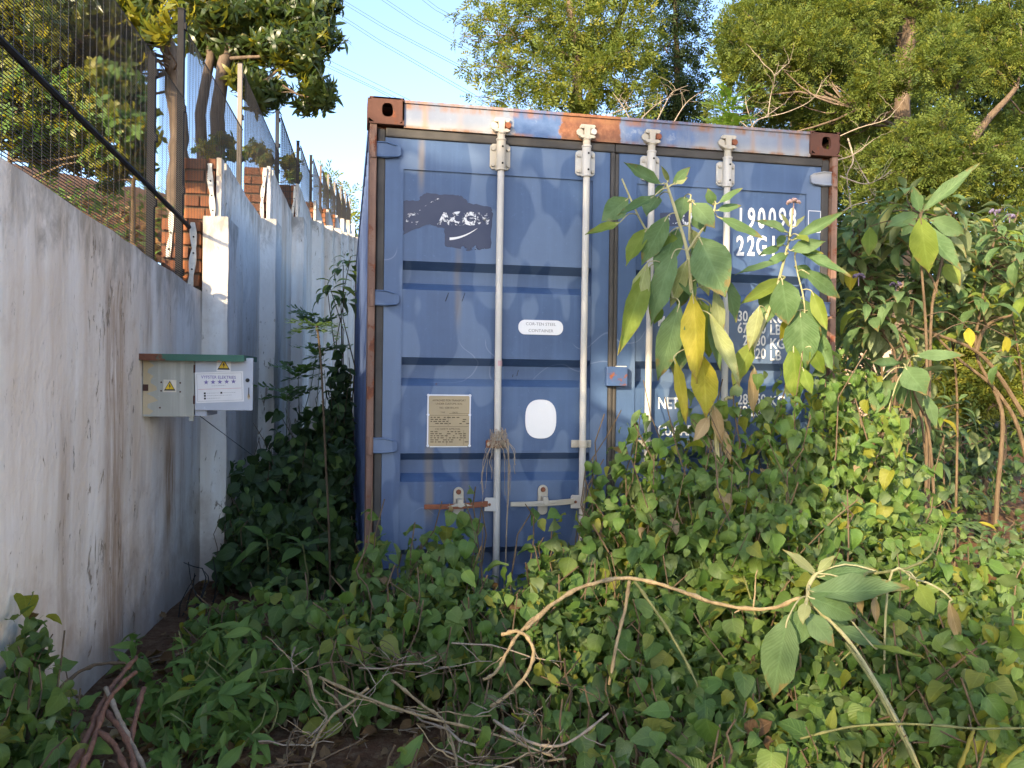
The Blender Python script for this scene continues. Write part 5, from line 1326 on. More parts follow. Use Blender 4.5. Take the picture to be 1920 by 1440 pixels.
SB = [((1477, 436), (1424, 412), 17, GREEN), ((1487, 450), (1582, 404), 20, GREEN), ((1474, 442), (1452, 462), 16, GREEN), ((1482, 470), (1542, 449), 20, GREEN), ((1462, 462), (1425, 478), 16, GREEN), ((1458, 490), (1383, 512), 17, GREEN), ((1494, 467), (1572, 536), 24, GREEN), ((1472, 520), (1388, 572), 26, YG), ((1508, 508), (1584, 556), 28, GREEN), ((1466, 524), (1480, 606), 44, GREEN, -.08), ((1500, 582), (1512, 690), 50, GREEN, -.02), ((1488, 648), (1489, 757), 32, YG, .0),
      ((1522, 546), (1552, 618), 26, YG), ((1490, 622), (1516, 708), 24, GREEN, .05), ((1424, 574), (1408, 660), 28, PALE, -.06), ((1410, 640), (1378, 722), 36, YG), ((1414, 688), (1412, 778), 22, DRY, -.05), ((1440, 535), (1432, 585), 24, GREEN, .04), ((1480, 425), (1470, 402), 9, PALE), ((1492, 425), (1508, 398), 8, PALE), ((1495, 440), (1513, 462), 22, YG), ((1520, 650), (1545, 700), 20, YG), ((1478, 590), (1470, 640), 22, YEL, .05), ((1530, 590), (1546, 650), 22, GREEN, .05), ((1505, 690), (1522, 740), 22, YG), ((1490, 500), (1530, 520), 22, GREEN, .03), ((1464, 545), (1430, 600), 28, GREEN, .04), ((1500, 560), (1535, 640), 34, GREEN, .03), ((1510, 610), (1490, 700), 30, YG, .06), ((1525, 620), (1560, 690), 26, GREEN, .06), ((1478, 475), (1440, 490), 20, GREEN), ((1498, 470), (1536, 486), 18, YG)]
big_leaves(pb_, SB, D, mb, nB)
o = mb.build('stem', M_PALESTEM); put(o, pb_, Matrix.Identity(4)); flower(pb_, at(1488, 381, D), .028)

# bushier shrubs to the right of the container
def shrub(label, D, base, heads, L, stems=(), n=9, colw=None, flowers=(), r=.009):
    g = dn(at(*base, D)) if len(base) == 2 else Vector(base)
    root = thing('bugweed_shrub', label, 'shrub', g); mb = MB(); nodes = []
    for pts in stems: nodes += stem_px(mb, pts, r, r*.45)
    if not nodes: nodes = [g]
    for (px, py, *e) in heads:
        dd = D + (e[0] if e else R_.uniform(-.25, .25)); c = at(px, py, dd); q = min(nodes, key=lambda p: (p-c).length + (.8 if p.z > c.z-.04 else 0))
        ax = ((c-q).normalized()*.6 + Vector((R_.uniform(-.3, .3), R_.uniform(-.5, .1), 1))).normalized()
        if (c-q).length > .03: limb(mb, q, c, .006, .0035, .10, 6)
        rosette(root, c, ax, n + R_.randrange(-2, 3), L*R_.uniform(.85, 1.15), mb, colw, lift=(-.35, 1.05))
    o = mb.build('stem', M_BROWNSTEM); put(o, root, Matrix.Identity(4))
    for f in flowers: flower(root, at(*f), .03, M_VIOLET)
    return root
shrub('large leaved grey green shrub right beside the container corner post', 4.9, (1610, 900), [(1625, 560), (1600, 500, .1), (1660, 575), (1690, 545), (1640, 510, .3), (1585, 440, .3), (1610, 420, .4), (1665, 430, .3), (1700, 610, .2), (1720, 560, .4), (1640, 620, .2), (1680, 480, .5), (1590, 560, .2), (1615, 465, .5), (1640, 440, .6), (1700, 520, .6), (1660, 520, .5), (1600, 610, .3), (1740, 590, .5), (1620, 520, .2), (1670, 600, .1), (1590, 480, .6), (1630, 590, -.1)], .20,
      [[tuple(dn(at(1760, 1000, 4.9))), (1730, 800, 4.9), (1690, 640, 4.9), (1650, 585, 4.9), (1625, 565, 4.9)], [tuple(dn(at(1640, 960, 5.0))), (1680, 720, 5.0), (1655, 620, 5.0), (1600, 480, 5.1)]], flowers=((1610, 520, 4.75), (1680, 535, 4.8)))
shrub('large leaved shrub with a hanging lime coloured leaf right of the container', 4.6, (1720, 960), [(1722, 395), (1760, 380, .2), (1700, 365, .1), (1740, 430, .1), (1790, 400, .3), (1660, 380, .4), (1790, 460, .4), (1690, 440, .3), (1640, 400, .7), (1690, 400, .6), (1760, 450, .5), (1720, 450, .6), (1620, 420, .9), (1780, 500, .7), (1810, 430, .6)], .21,
      [[tuple(dn(at(1740, 1010, 4.6))), (1745, 620, 4.6), (1755, 540, 4.6), (1715, 470, 4.6), (1722, 400, 4.6)], [(1750, 560, 4.6), (1775, 450, 4.7), (1790, 405, 4.8)]])
D = 4.4
sh = shrub('shrub with large drooping leaves hanging over the creeper at the right of the doors', 4.3, (1760, 1000), [(1705, 670, .0), (1700, 695, .05)], .17, [[tuple(dn(at(1765, 1000, 4.4))), (1745, 840, 4.4), (1715, 740, 4.35), (1704, 680, 4.3)]], 6)
mb = MB(); big_leaves(sh, [((1697, 688), (1742, 750), 46, GREEN, -.1), ((1655, 712), (1645, 775), 38, GREEN, -.1), ((1668, 760), (1662, 858), 38, YG, -.12), ((1695, 720), (1702, 772), 44, GREEN, .05), ((1712, 668), (1806, 665), 20, GREEN), ((1690, 680), (1612, 702), 18, GREEN), ((1735, 740), (1762, 800), 20, GREEN)], 4.3, mb, [at(1700, 690, 4.3)])
o = mb.build('petiole', M_PALESTEM); put(o, sh, Matrix.Identity(4))
mb = MB(); sh2 = thing('bugweed_shrub', 'shrub holding one broad lime yellow leaf in the sun above the others', 'shrub', dn(at(1735, 1000, 4.5)))
q = stem_px(mb, [tuple(dn(at(1735, 1000, 4.5))), (1738, 700, 4.5), (1728, 500, 4.5), (1726, 420, 4.45)], .010, .004)
big_leaves(sh2, [((1726, 408), (1740, 512), 52, YG, -.15), ((1735, 420), (1790, 510), 36, GREEN), ((1715, 410), (1690, 440), 36, GREEN), ((1632, 425), (1628, 480), 26, YG, .2), ((1770, 495), (1800, 530), 24, YG, .2), ((1726, 398), (1712, 350), 20, GREEN), ((1730, 395), (1828, 338), 26, GREEN, .0), ((1722, 400), (1662, 425), 34, GREEN), ((1815, 615), (1820, 645), 16, YEL, .2), ((1885, 630), (1890, 660), 16, YEL, .3), ((1742, 412), (1820, 432), 26, GREEN)], 4.5, mb, q)
o = mb.build('stem', M_BROWNSTEM); put(o, sh2, Matrix.Identity(4))
shrub('shrub with thick bent brown stems leaning over the bare earth at the right edge', 5.2, (1900, 1100), [(1870, 420), (1895, 440, .2), (1845, 460), (1910, 400, .4), (1840, 520, .2), (1850, 560), (1885, 600, .2), (1905, 560), (1895, 590), (1835, 430, .4), (1915, 480, .1), (1910, 640), (1880, 480, .3), (1860, 500, .5), (1820, 480, .6), (1900, 520, .3), (1850, 440, .7), (1880, 390, .6), (1820, 560, .5), (1790, 560, .6), (1915, 430, .5), (1870, 560, .4)], .20,
      [[tuple(dn(at(1960, 1020, 5.2))), (1920, 840, 5.2), (1870, 735, 5.2), (1800, 675, 5.2), (1745, 620, 5.2)], [tuple(dn(at(1868, 1060, 5.1))), (1868, 960, 5.1), (1880, 800, 5.15), (1868, 740, 5.2), (1830, 660, 5.3), (1842, 560, 5.3), (1868, 430, 5.3)], [(1920, 780, 5.2), (1870, 700, 5.2), (1825, 655, 5.2), (1750, 625, 5.2), (1650, 590, 5.2)], [(1830, 660, 5.2), (1850, 610, 5.2), (1900, 590, 5.2)]], flowers=((1866, 398, 5.2), (1893, 408, 5.3)), r=.015)
shrub('low grey green shrub on the litter beyond the creeper at right', 6.3, (1790, 940), [(1770, 780), (1740, 800), (1800, 810), (1720, 760, .4), (1830, 790), (1760, 830), (1700, 790), (1790, 760, .3), (1740, 850), (1860, 820, .4)], .20, [[tuple(dn(at(1770, 940, 6.3))), (1770, 860, 6.3), (1765, 800, 6.3)]])
shrub('small shrub at the right edge standing among dry sticks', 5.0, (1890, 1080), [(1880, 1000), (1905, 980), (1860, 1030), (1910, 1040), (1840, 1010)], .15, [[tuple(dn(at(1890, 1080, 5.0))), (1888, 1040, 5.0), (1882, 1005, 5.0)]])
shrub('dim shrub behind the corner post with thin crossed branches', 6.4, (1640, 900), [(1590, 640), (1610, 700), (1640, 660), (1600, 590), (1650, 720), (1630, 560), (1680, 690), (1600, 770)], .20, [[tuple(dn(at(1660, 930, 6.4))), (1650, 800, 6.4), (1610, 660, 6.4), (1590, 600, 6.4)], [tuple(dn(at(1590, 920, 6.2))), (1630, 800, 6.2), (1670, 720, 6.2)]])

rs = random.Random(99)
def heads(x0, x1, y0, y1, n, dlo, dhi): return [(rs.uniform(x0, x1), rs.uniform(y0, y1), rs.uniform(dlo, dhi)) for _ in range(n)]
shrub('tangled grey green shrub filling the space between the corner post and the leaning stems', 5.0, (1660, 960), heads(1580, 1740, 400, 640, 26, -.2, .7), .17, [[tuple(dn(at(1660, 980, 5.2))), (1655, 760, 5.2), (1650, 600, 5.2), (1640, 480, 5.3)], [(1655, 760, 5.2), (1700, 640, 5.2), (1720, 500, 5.3)]], 8, [78, 12, 3, 6, 1], r=.009)
shrub('tangled leafy shrub behind the lime coloured leaf', 5.3, (1790, 960), heads(1700, 1860, 400, 620, 24, -.2, .7), .17, [[tuple(dn(at(1790, 1000, 5.5))), (1795, 760, 5.5), (1780, 600, 5.5), (1770, 470, 5.5)]], 8, [78, 12, 3, 6, 1], r=.009)
shrub('leafy grey green shrub cut by the right edge of the view', 5.2, (1910, 1000), heads(1830, 1945, 410, 680, 24, -.3, .6), .17, [[tuple(dn(at(1930, 1010, 5.4))), (1925, 780, 5.4), (1900, 600, 5.4), (1895, 470, 5.4)]], 8, [78, 12, 3, 6, 1], r=.009)
shrub('dim leafy shrub low behind the hanging leaves at right', 5.6, (1700, 960), heads(1590, 1800, 640, 800, 20, -.2, .8), .16, [[tuple(dn(at(1690, 980, 5.8))), (1690, 860, 5.8), (1680, 740, 5.8)]], 8, [88, 6, 2, 3, 1], r=.008)
# broad-leaved sprig leaning into the foreground
D = 2.75
sp = thing('bugweed_sprig', 'foreground sprig with big felted green leaves at the end of a bent cane', 'shrub', dn(at(1560, 1440, 2.7)))
mb = MB()
nS = stem_px(mb, [tuple(dn(at(1760, 1440, 2.45))), (1722, 1440, 2.45), (1660, 1310, 2.6), (1590, 1200, 2.72), (1530, 1140, 2.75), (1515, 1105, 2.75), (1530, 1075, 2.75)], .006, .007)
SS = [((1478, 1158), (1438, 1314), 76, GREEN, -.12, .0), ((1518, 1108), (1685, 1136), 56, GREEN, -.06, -.03), ((1535, 1082), (1638, 1058), 36, GREEN, .0), ((1530, 1078), (1484, 1030), 17, PALE, .0), ((1534, 1074), (1560, 1040), 18, PALE, .0), ((1515, 1118), (1618, 1158), 40, GREEN, -.1), ((1506, 1144), (1482, 1212), 54, GREEN, -.08), ((1512, 1150), (1566, 1208), 44, GREEN, -.09), ((1522, 1140), (1610, 1176), 42, GREEN, .02), ((1566, 1178), (1632, 1222), 34, GREEN, .0), ((1635, 1210), (1716, 1256), 18, YG), ((1512, 1130), (1506, 1160), 18, PALE, -.12),
      ((1612, 1110), (1613, 1145), 12, DRY), ((1640, 1118), (1645, 1178), 14, DRY, .02), ((1640, 1070), (1622, 1078), 20, PALE)]
big_leaves(sp, SS, D, mb, nS[-8:])
o = mb.build('stem', M_PALESTEM); put(o, sp, Matrix.Identity(4))
sq = thing('bugweed_sprig', 'withered side shoot with a tan curled leaf right of the foreground sprig', 'shrub', dn(at(1760, 1300, 2.8)))
mb = MB(); q = stem_px(mb, [tuple(dn(at(1660, 1200, 2.9))), (1665, 1097, 2.8), (1720, 1088, 2.8), (1762, 1105, 2.8), (1785, 1125, 2.8)], .004, .003)
big_leaves(sq, [((1780, 1128), (1797, 1200), 20, DRY, .0), ((1718, 1092), (1750, 1150), 32, YG, .03), ((1705, 1085), (1702, 1122), 28, YG, -.02), ((1716, 1084), (1742, 1080), 14, GREEN)], 2.8, mb, q)
o = mb.build('stem', M_PALESTEM); put(o, sq, Matrix.Identity(4))
# broad-leaved seedlings and thin sapling in the gap between wall and container
for c, L, n, lab in (((500, 1010, 4.7), .20, 8, 'broad leaved seedling by the foot of the white buttress'), ((570, 1020, 4.55), .18, 9, 'broad leaved seedling beside the thin sapling stem'), ((540, 1080, 4.2), .13, 7, 'small broad leaved seedling nearest the path between wall and container')):
    p = at(*c); g = dn(p); root = thing('seedling', lab, 'seedling', g); mb = MB(); limb(mb, g, p, .007, .004, .05); o = mb.build('stem', M_GSTEM); put(o, root, Matrix.Identity(4))
    rosette(root, p, (0, -.25, 1), n, L, mb, [100, 0, 0, 0, 0], lift=(-.3, .9), K=LeafKind('seed', 'ovate', .52, [L_WEED, L_HEART, L_WEED, L_WEED, L_WEED], 4, (.2, .8), (.1, .3), 2, .02, .3, .1))
D = 4.5
sa = thing('sapling', 'thin bare stemmed sapling with a sunlit leafy top between wall and container', 'sapling', dn(at(622, 1105, D)))
mb = MB(); q = stem_px(mb, [tuple(dn(at(622, 1105, D))), (617, 1000, D), (610, 850, D), (603, 700, D), (598, 640, D), (594, 612, D)], .0065, .005)
for k in range(14): 
    p = q[int((k+.5)/14*len(q))]; mb.tube([p-Vector((0, 0, .004)), p+Vector((0, 0, .004))], .0085, 6)
o = mb.build('stem', M_BROWNSTEM); put(o, sa, Matrix.Identity(4))
A = []
for k in range(11):
    a = R_.uniform(0, 2*PI); d = Vector((math.cos(a), math.sin(a)*.6, R_.uniform(-.1, .35))); A.append((frame(at(594, 612, D), d, Vector((0, -.2, 1)), R_.uniform(.13, .20)), k))
FERNS2 = [frond_tpl(60+i, 8, .34, .17, 66, .6) for i in range(4)]
fern_me = [mesh_from('frond', *FERNS2[i], m_) for i in range(4) for m_ in (L_WEED, L_FRESH)]
for M, k in A: o = bpy.data.objects.new('frond', fern_me[k % 8]); COL.objects.link(o); put(o, sa, M)
# compound fronds by the creeper and the bright sapling on the container roof
def frond_plant(name, label, cat, base, tops, sz, stem=M_GSTEM, fresh=True, n=7):
    root = thing(name, label, cat, base); mb = MB()
    for c, ax in tops:
        limb(mb, base, c, .006, .003, .06)
        for k in range(n):
            a = 2.4*k+R_.uniform(-.3, .3); d = Vector((math.cos(a), math.sin(a), R_.uniform(-.1, .7))) + Vector(ax); o = bpy.data.objects.new('frond', fern_me[R_.randrange(4)*2 + (1 if fresh else 0)]); COL.objects.link(o); put(o, root, frame(Vector(c)+Vector((0, 0, R_.uniform(-.3, .1)*sz)), d, (0, -.3, 1), sz*R_.uniform(.75, 1.2)))
    o = mb.build('stem', stem); put(o, root, Matrix.Identity(4)); return root
roofp = Vector((2.0, .55, H-.02))
c0 = at(1365, 200, (roofp-CAM).dot(FW)); roofp = Vector((c0.x, c0.y, H-.03))
frond_plant('roof_sapling', 'bright yellow green sapling growing on the container roof edge', 'sapling', roofp, [(c0+Vector((0, 0, .02)), (0, 0, .3)), (c0+Vector((.03, .0, -.07)), (0, 0, .1)), (c0+Vector((-.05, .0, -.12)), (0, 0, .1))], .17, n=9)
g = at(1755, 990, 3.7)
frond_plant('fern_frond', 'pinnate green frond rising from the creeper at the right', 'fern', dn(g), [(at(1765, 985, 3.7), (.3, -.3, .2))], .16, fresh=False, n=5)
frond_plant('fern_frond', 'small pinnate seedling in the creeper under the right door', 'fern', dn(at(1480, 1080, 3.1)), [(at(1480, 1060, 3.1), (0, -.2, .2)), (at(1395, 1075, 3.15), (0, -.2, .2))], .075, n=5)
frond_plant('fern_frond', 'dark ferny plant against the white wall in the shaded gap', 'fern', dn(at(570, 760, 7.4)), [(at(560, 700, 7.4), (0, -.2, .2)), (at(600, 660, 7.6), (0, -.2, .2)), (at(540, 740, 7.2), (0, -.2, .2)), (at(590, 600, 8), (0, -.2, .3))], .26, fresh=False)
for c, D2, lab in ((((650, 485), (640, 500)), 9.0, 'leafy branch tip peeping out beside the container roof rail'), (((625, 530), (645, 555), (615, 545)), 8.6, 'leafy shrub top halfway up the shaded gap')):
    p0 = at(c[0][0]+15, c[0][1]+140, D2); root = thing('gap_shrub', lab, 'shrub', dn(p0)); mb = MB()
    for q in c: limb(mb, dn(p0), at(*q, D2), .012, .004, .05); rosette(root, at(*q, D2), (-.2, -.2, 1), 8, .24, mb, [80, 20, 0, 0, 0], lift=(-.2, .8))
    o = mb.build('stem', M_BROWNSTEM); put(o, root, Matrix.Identity(4))
# ------------------------------------------------------------------ creepers
def keep_out(p, c):
    """leaves stay outside the container and this side of the wall"""
    if p.y > -.06 and -.05 < p.x < W+.05:
        if c.y < -.02: p.y = R_.uniform(-.17, -.06)
        elif c.x < W/2: p.x = -R_.uniform(.05, .16)
        else: p.x = W + R_.uniform(.05, .16)
    t = (p-CAM).dot(WN)-WOFF
    if t < .03: p = p + WN*(.04-t+R_.uniform(0, .05))
    return p
def mound_leaves(px, py, D, r, dens=290, size=(.05, .115), low=.0, z_lo=.04, squash=1.):
    """leaves over a heap of stems whose top shows at (px, py) at distance D"""
    top = at(px, py, D); g = gz(top.x, top.y); h = max(.12, (top.z-g)*1.09+.015); c = Vector((top.x, top.y, g)); out = []
    n = int(dens*(PI*r*r + 2*PI*r*h*.55))
    for _ in range(n):
        a = R_.uniform(0, 2*PI); ph = math.asin(min(1, R_.random()**.75)); k = R_.uniform(.62, 1.06) * (1+.18*noise.noise((math.cos(a)*2+px, math.sin(a)*2, ph*3)))
        o = Vector((math.cos(a)*math.cos(ph)*r, math.sin(a)*math.cos(ph)*r*squash, math.sin(ph)**.8*h))*k
        p = c + o
        if p.z < g+z_lo: p.z = g + z_lo + R_.uniform(0, .06)
        p = keep_out(p, c)
        nr = Vector((math.cos(a)*math.cos(ph)*.8, math.sin(a)*math.cos(ph)*.8, math.sin(ph)+.35)).normalized()
        d = Vector((math.cos(a), math.sin(a), 0))*.55 + Vector([R_.gauss(0, .55) for _ in range(3)]) + Vector((0, 0, -.35))
        up = nr + Vector([R_.gauss(0, .38) for _ in range(3)]) + (CAM-p).normalized()*.25
        L = lerp(size[0]*.7, size[1], R_.random()**1.3)
        out.append((frame(p - d.normalized()*L*.5, d, up, L), -(p-CAM).length + 1.2*max(0, o.length/max(r, h)-.8), None))
    return out, c, h
def vine(mb, a, b, r=.004, sag=.15):
    a, b = Vector(a), Vector(b); L = (b-a).length; pts = []; o = Vector([R_.uniform(-1, 1) for _ in range(3)])*L*sag
    for k in range(7):
        t = k/6; p = a.lerp(b, t) + o*math.sin(PI*t) + Vector([R_.uniform(-1, 1) for _ in range(3)])*L*.03; pts.append(p)
    mb.tube(pts, [r*(1-.45*k/6) for k in range(7)], 5)
def creeper(label, mounds, kind, keep=170, dens=340, size=(.045, .105), stem=None, nst=6, name='creeper', cat='creeper', squash=1.):
    lv = []; mb = MB(); cs = []
    for q in mounds:
        l, c, h = mound_leaves(*q, dens=dens, size=size, squash=squash); lv += l; cs.append((c, q[3], h))
    c0 = cs[0][0]; root = thing(name, label, cat, c0)
    for c, r, h in cs:
        for _ in range(nst):
            a = R_.uniform(0, 2*PI); b = c + Vector((math.cos(a)*r*.9, min(math.sin(a)*r*.9, 9), h*R_.uniform(.5, 1.1)))
            b = keep_out(b, c)
            s = c + Vector((R_.uniform(-r, r)*.5, R_.uniform(-r, 0)*.5, 0)); s.z = gz(s.x, s.y); vine(mb, s, b, R_.uniform(.003, .006))
    if kind in (K_HEART, K_HEARTL):
        sl_ = [q for q in lv if R_.random() < .2]; ids = set(map(id, sl_)); lv = [q for q in lv if id(q) not in ids]; K_SLIM.place(sl_, root, 'leaf', int(keep*.2))
    kind.place(lv, root, 'leaf', keep)
    o = mb.build('stem', stem or M_BROWNSTEM); put(o, root, Matrix.Identity(4)); return root
creeper('green creeper in shade climbing the foot of the left door by the rusty corner post', [(700, 975, 3.62, .07), (735, 1065, 3.5, .17), (690, 1100, 3.45, .16), (790, 1025, 3.55, .12)], K_HEART, 150)
creeper('green creeper heap under the left door handle', [(845, 990, 3.6, .13), (880, 970, 3.66, .07), (850, 1060, 3.45, .2), (800, 1085, 3.35, .2), (920, 1080, 3.42, .15)], K_HEART, 170)
creeper('creeper growing before the second locking bar of the left door', [(1005, 985, 3.72, .06), (1050, 1000, 3.66, .1), (1090, 985, 3.65, .1), (1040, 1075, 3.45, .18), (1100, 1060, 3.5, .2)], K_HEART, 160)
creeper('creeper climbing up the middle of the doors past the handle', [(1110, 885, 3.88, .05), (1135, 925, 3.8, .13), (1165, 850, 3.85, .10), (1180, 980, 3.65, .2), (1205, 800, 3.98, .09)], K_HEARTL, 170)
creeper('dense sunlit creeper covering the foot of the right door under the drooping shrub', [(1245, 832, 3.86, .19), (1290, 802, 3.86, .18), (1345, 788, 3.86, .19), (1250, 940, 3.62, .24), (1330, 900, 3.6, .25)], K_HEARTL, 260, 300)
creeper('dense sunlit creeper heaped against the right edge of the right door', [(1420, 782, 3.9, .20), (1475, 764, 3.95, .19), (1540, 735, 4.0, .21), (1410, 890, 3.62, .26), (1500, 870, 3.65, .26)], K_HEARTL, 260, 300)
creeper('tall creeper around the right corner post of the container', [(1590, 735, 4.25, .24), (1640, 760, 4.2, .22), (1575, 850, 3.9, .28), (1660, 850, 4.0, .28), (1560, 700, 4.15, .12)], K_HEARTL, 220, 260)
creeper('green creeper mass between the right door and the foreground sprig', [(1340, 990, 3.4, .28), (1430, 1000, 3.3, .28), (1500, 1000, 3.2, .26), (1250, 1040, 3.3, .25), (1570, 980, 3.4, .28)], K_HEART, 220)
creeper('creeper spreading over the ground right of the container corner', [(1650, 950, 3.9, .32), (1720, 990, 3.8, .3), (1680, 1040, 3.4, .3), (1770, 1060, 3.5, .35), (1850, 1070, 3.6, .35), (1920, 1060, 3.6, .3)], K_HEART, 220, 290)
creeper('shaded creeper carpet at the right edge of the foreground', [(1700, 1190, 2.95, .3), (1790, 1160, 3.0, .3), (1890, 1150, 3.0, .3), (1840, 1240, 2.7, .3), (1930, 1230, 2.7, .25)], K_HEART, 260, 260)
creeper('lush creeper carpet round the red stone in the lower right corner', [(1830, 1330, 2.45, .24), (1910, 1320, 2.4, .2), (1880, 1400, 2.2, .16), (1700, 1280, 2.75, .16), (1620, 1350, 2.55, .14)], K_HEARTL, 260, 260)
creeper('green creeper under the foreground sprig', [(1440, 1180, 2.95, .28), (1360, 1150, 3.1, .28), (1520, 1210, 2.95, .25), (1600, 1250, 2.8, .22), (1380, 1270, 2.72, .22)], K_HEART, 260, 260)
creeper('creeper patch at the bottom edge right of the dry branches', [(1300, 1310, 2.62, .2), (1230, 1370, 2.5, .16), (1400, 1370, 2.42, .2), (1500, 1350, 2.5, .2), (1560, 1400, 2.35, .15), (1320, 1410, 2.3, .12)], K_HEART, 240, 260)
creeper('creeper below the bent bare cane in the centre foreground', [(1180, 1130, 3.2, .25), (1260, 1160, 3.1, .25), (1100, 1170, 3.1, .22), (1200, 1230, 2.9, .2), (1020, 1130, 3.2, .2)], K_HEART, 220)
creeper('low creeper in the middle foreground in front of the left door', [(900, 1120, 3.25, .24), (970, 1110, 3.25, .2), (820, 1130, 3.2, .24), (740, 1130, 3.25, .24), (905, 1160, 3.05, .12)], K_HEART, 220)
creeper('low grey green creeper beside the path by the white wall', [(640, 1130, 3.35, .22), (580, 1120, 3.45, .2), (520, 1120, 3.6, .2), (440, 1140, 3.65, .18), (390, 1150, 3.65, .14), (600, 1190, 3.1, .2)], K_HEART, 200, 300)
creeper('low creeper left of the dry branches', [(690, 1180, 3.05, .16), (640, 1205, 2.98, .08)], K_HEART, 180, 240)
creeper('scattered creeper shoots among the dry branches', [(850, 1290, 2.7, .05), (905, 1310, 2.65, .06), (970, 1290, 2.7, .08), (1090, 1330, 2.6, .11), (1160, 1400, 2.4, .08), (900, 1390, 2.38, .05), (1040, 1260, 2.8, .10), (760, 1420, 2.3, .04), (1000, 1360, 2.5, .06)], K_HEART, 200, 240)
creeper('leafy creeper climbing the white wall in the lower left corner', [(40, 1170, 2.62, .10), (75, 1215, 2.6, .10), (20, 1260, 2.5, .12), (100, 1290, 2.5, .10), (30, 1340, 2.35, .14), (110, 1390, 2.4, .12), (-30, 1300, 2.4, .15)], K_HEART, 220, 300, (.055, .10))
creeper('tufts of bright green weeds in front of the white wall', [(250, 1190, 3.2, .07), (390, 1200, 3.2, .13), (340, 1230, 3.1, .14), (440, 1190, 3.15, .14), (300, 1290, 2.9, .13), (390, 1290, 2.85, .18), (470, 1250, 2.9, .14), (430, 1350, 2.65, .13), (350, 1370, 2.6, .13), (510, 1215, 3.1, .10)], K_WEED, 280, 300, (.08, .135), M_GSTEM, 2, name='weed_clump', cat='weeds')
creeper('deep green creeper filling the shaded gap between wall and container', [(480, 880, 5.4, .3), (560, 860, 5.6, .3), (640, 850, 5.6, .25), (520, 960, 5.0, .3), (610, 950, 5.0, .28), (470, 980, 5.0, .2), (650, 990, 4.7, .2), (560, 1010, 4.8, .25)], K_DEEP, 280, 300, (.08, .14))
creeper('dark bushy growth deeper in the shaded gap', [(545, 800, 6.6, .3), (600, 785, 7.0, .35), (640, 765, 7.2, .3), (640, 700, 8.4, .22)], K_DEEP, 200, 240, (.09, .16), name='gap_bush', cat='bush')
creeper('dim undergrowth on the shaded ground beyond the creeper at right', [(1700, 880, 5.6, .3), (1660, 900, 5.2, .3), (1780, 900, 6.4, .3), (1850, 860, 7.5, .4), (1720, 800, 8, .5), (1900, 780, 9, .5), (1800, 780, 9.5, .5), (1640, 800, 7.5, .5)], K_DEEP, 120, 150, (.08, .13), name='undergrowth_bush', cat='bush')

creeper('rough undergrowth carrying on past the right edge of the view', [(2040, 1090, 3.7, .4), (2130, 1040, 4.4, .45), (2020, 980, 5.2, .45), (2150, 960, 6, .5), (2080, 1200, 3.0, .35)], K_HEART, 0, 200)
# ------------------------------------------------------------------ canes, dry branches, sticks
def cane(name, label, cat, pts, r0, r1, mat, side=0, group=None, ground=True):
    mb = MB(); Q = []
    P_ = [at(*p) for p in pts]; Q = curve_pts(P_, 6)
    root = None
    Q = [p + Vector([R_.uniform(-1, 1) for _ in range(3)])*r0*.22 for p in Q]
    rad = [lerp(r0, r1, i/(len(Q)-1))*(1.4 if i % 6 == 3 else R_.uniform(.82, 1.1)) for i in range(len(Q))]
    mb.tube(Q, rad, 7)
    for _ in range(side):
        i = R_.randrange(2, len(Q)-1); b = Q[i] + Vector([R_.uniform(-1, 1), R_.uniform(-.6, .6), R_.uniform(-.6, .9)])*R_.uniform(.05, .18); vine(mb, Q[i], b, rad[i]*.5, .1)
    o = mb.build(name, mat, None, True); tag(o, label, cat, group); return o
cane('bent_cane', 'long bare cane arching over the creeper in the foreground', 'branch', [(985, 1180, 2.75), (1040, 1130, 2.85), (1100, 1098, 2.95), (1180, 1084, 3.0), (1260, 1103, 2.95), (1350, 1133, 2.85), (1440, 1142, 2.78), (1500, 1120, 2.75)], .0076, .0058, M_CANE, 3)
cane('bent_cane', 'bare cane hanging straight down from the arching cane', 'branch', [(1180, 1088, 2.98), (1172, 1140, 2.95), (1158, 1200, 2.9), (1142, 1285, 2.85)], .0065, .005, M_CANE, 1)
cane('bent_cane', 'greenish cane sloping down right from the top of the arch', 'branch', [(1190, 1090, 2.98), (1230, 1145, 2.9), (1270, 1210, 2.8), (1310, 1290, 2.7)], .006, .004, M_GSTEM, 0)
cane('bent_cane', 'bare cane looping round below the left end of the arch', 'branch', [(940, 1190, 2.8), (975, 1185, 2.78), (1000, 1215, 2.75), (990, 1260, 2.7), (955, 1300, 2.65), (920, 1325, 2.6)], .007, .005, M_CANE, 1)
cane('bent_cane', 'forked cane continuing left below the arch', 'branch', [(1020, 1145, 2.85), (975, 1185, 2.78), (950, 1225, 2.72), (930, 1260, 2.7), (905, 1275, 2.66)], .0065, .0045, M_CANE, 1)
cane('dry_branch', 'long dry branch crossing the bottom foreground from left to right', 'branch', [(600, 1270, 2.72), (690, 1310, 2.62), (800, 1345, 2.52), (920, 1375, 2.45), (1040, 1420, 2.35)], .0052, .0032, M_CANE, 4)
cane('dry_branch', 'dry branch forking down to the bottom edge from the pile', 'branch', [(735, 1275, 2.75), (790, 1320, 2.62), (830, 1350, 2.52), (850, 1400, 2.4), (858, 1445, 2.3)], .0052, .0032, M_CANE, 3)
cane('dry_branch', 'dry forked branch standing at the left of the pile', 'branch', [(575, 1255, 2.85), (590, 1310, 2.7), (612, 1345, 2.6), (596, 1385, 2.5), (580, 1440, 2.35)], .0052, .0032, M_CANE, 3)
cane('dry_branch', 'dry cane slanting from the pile towards the lower left', 'branch', [(690, 1290, 2.7), (655, 1320, 2.6), (620, 1345, 2.55), (585, 1400, 2.4)], .0052, .0032, M_CANE, 1)
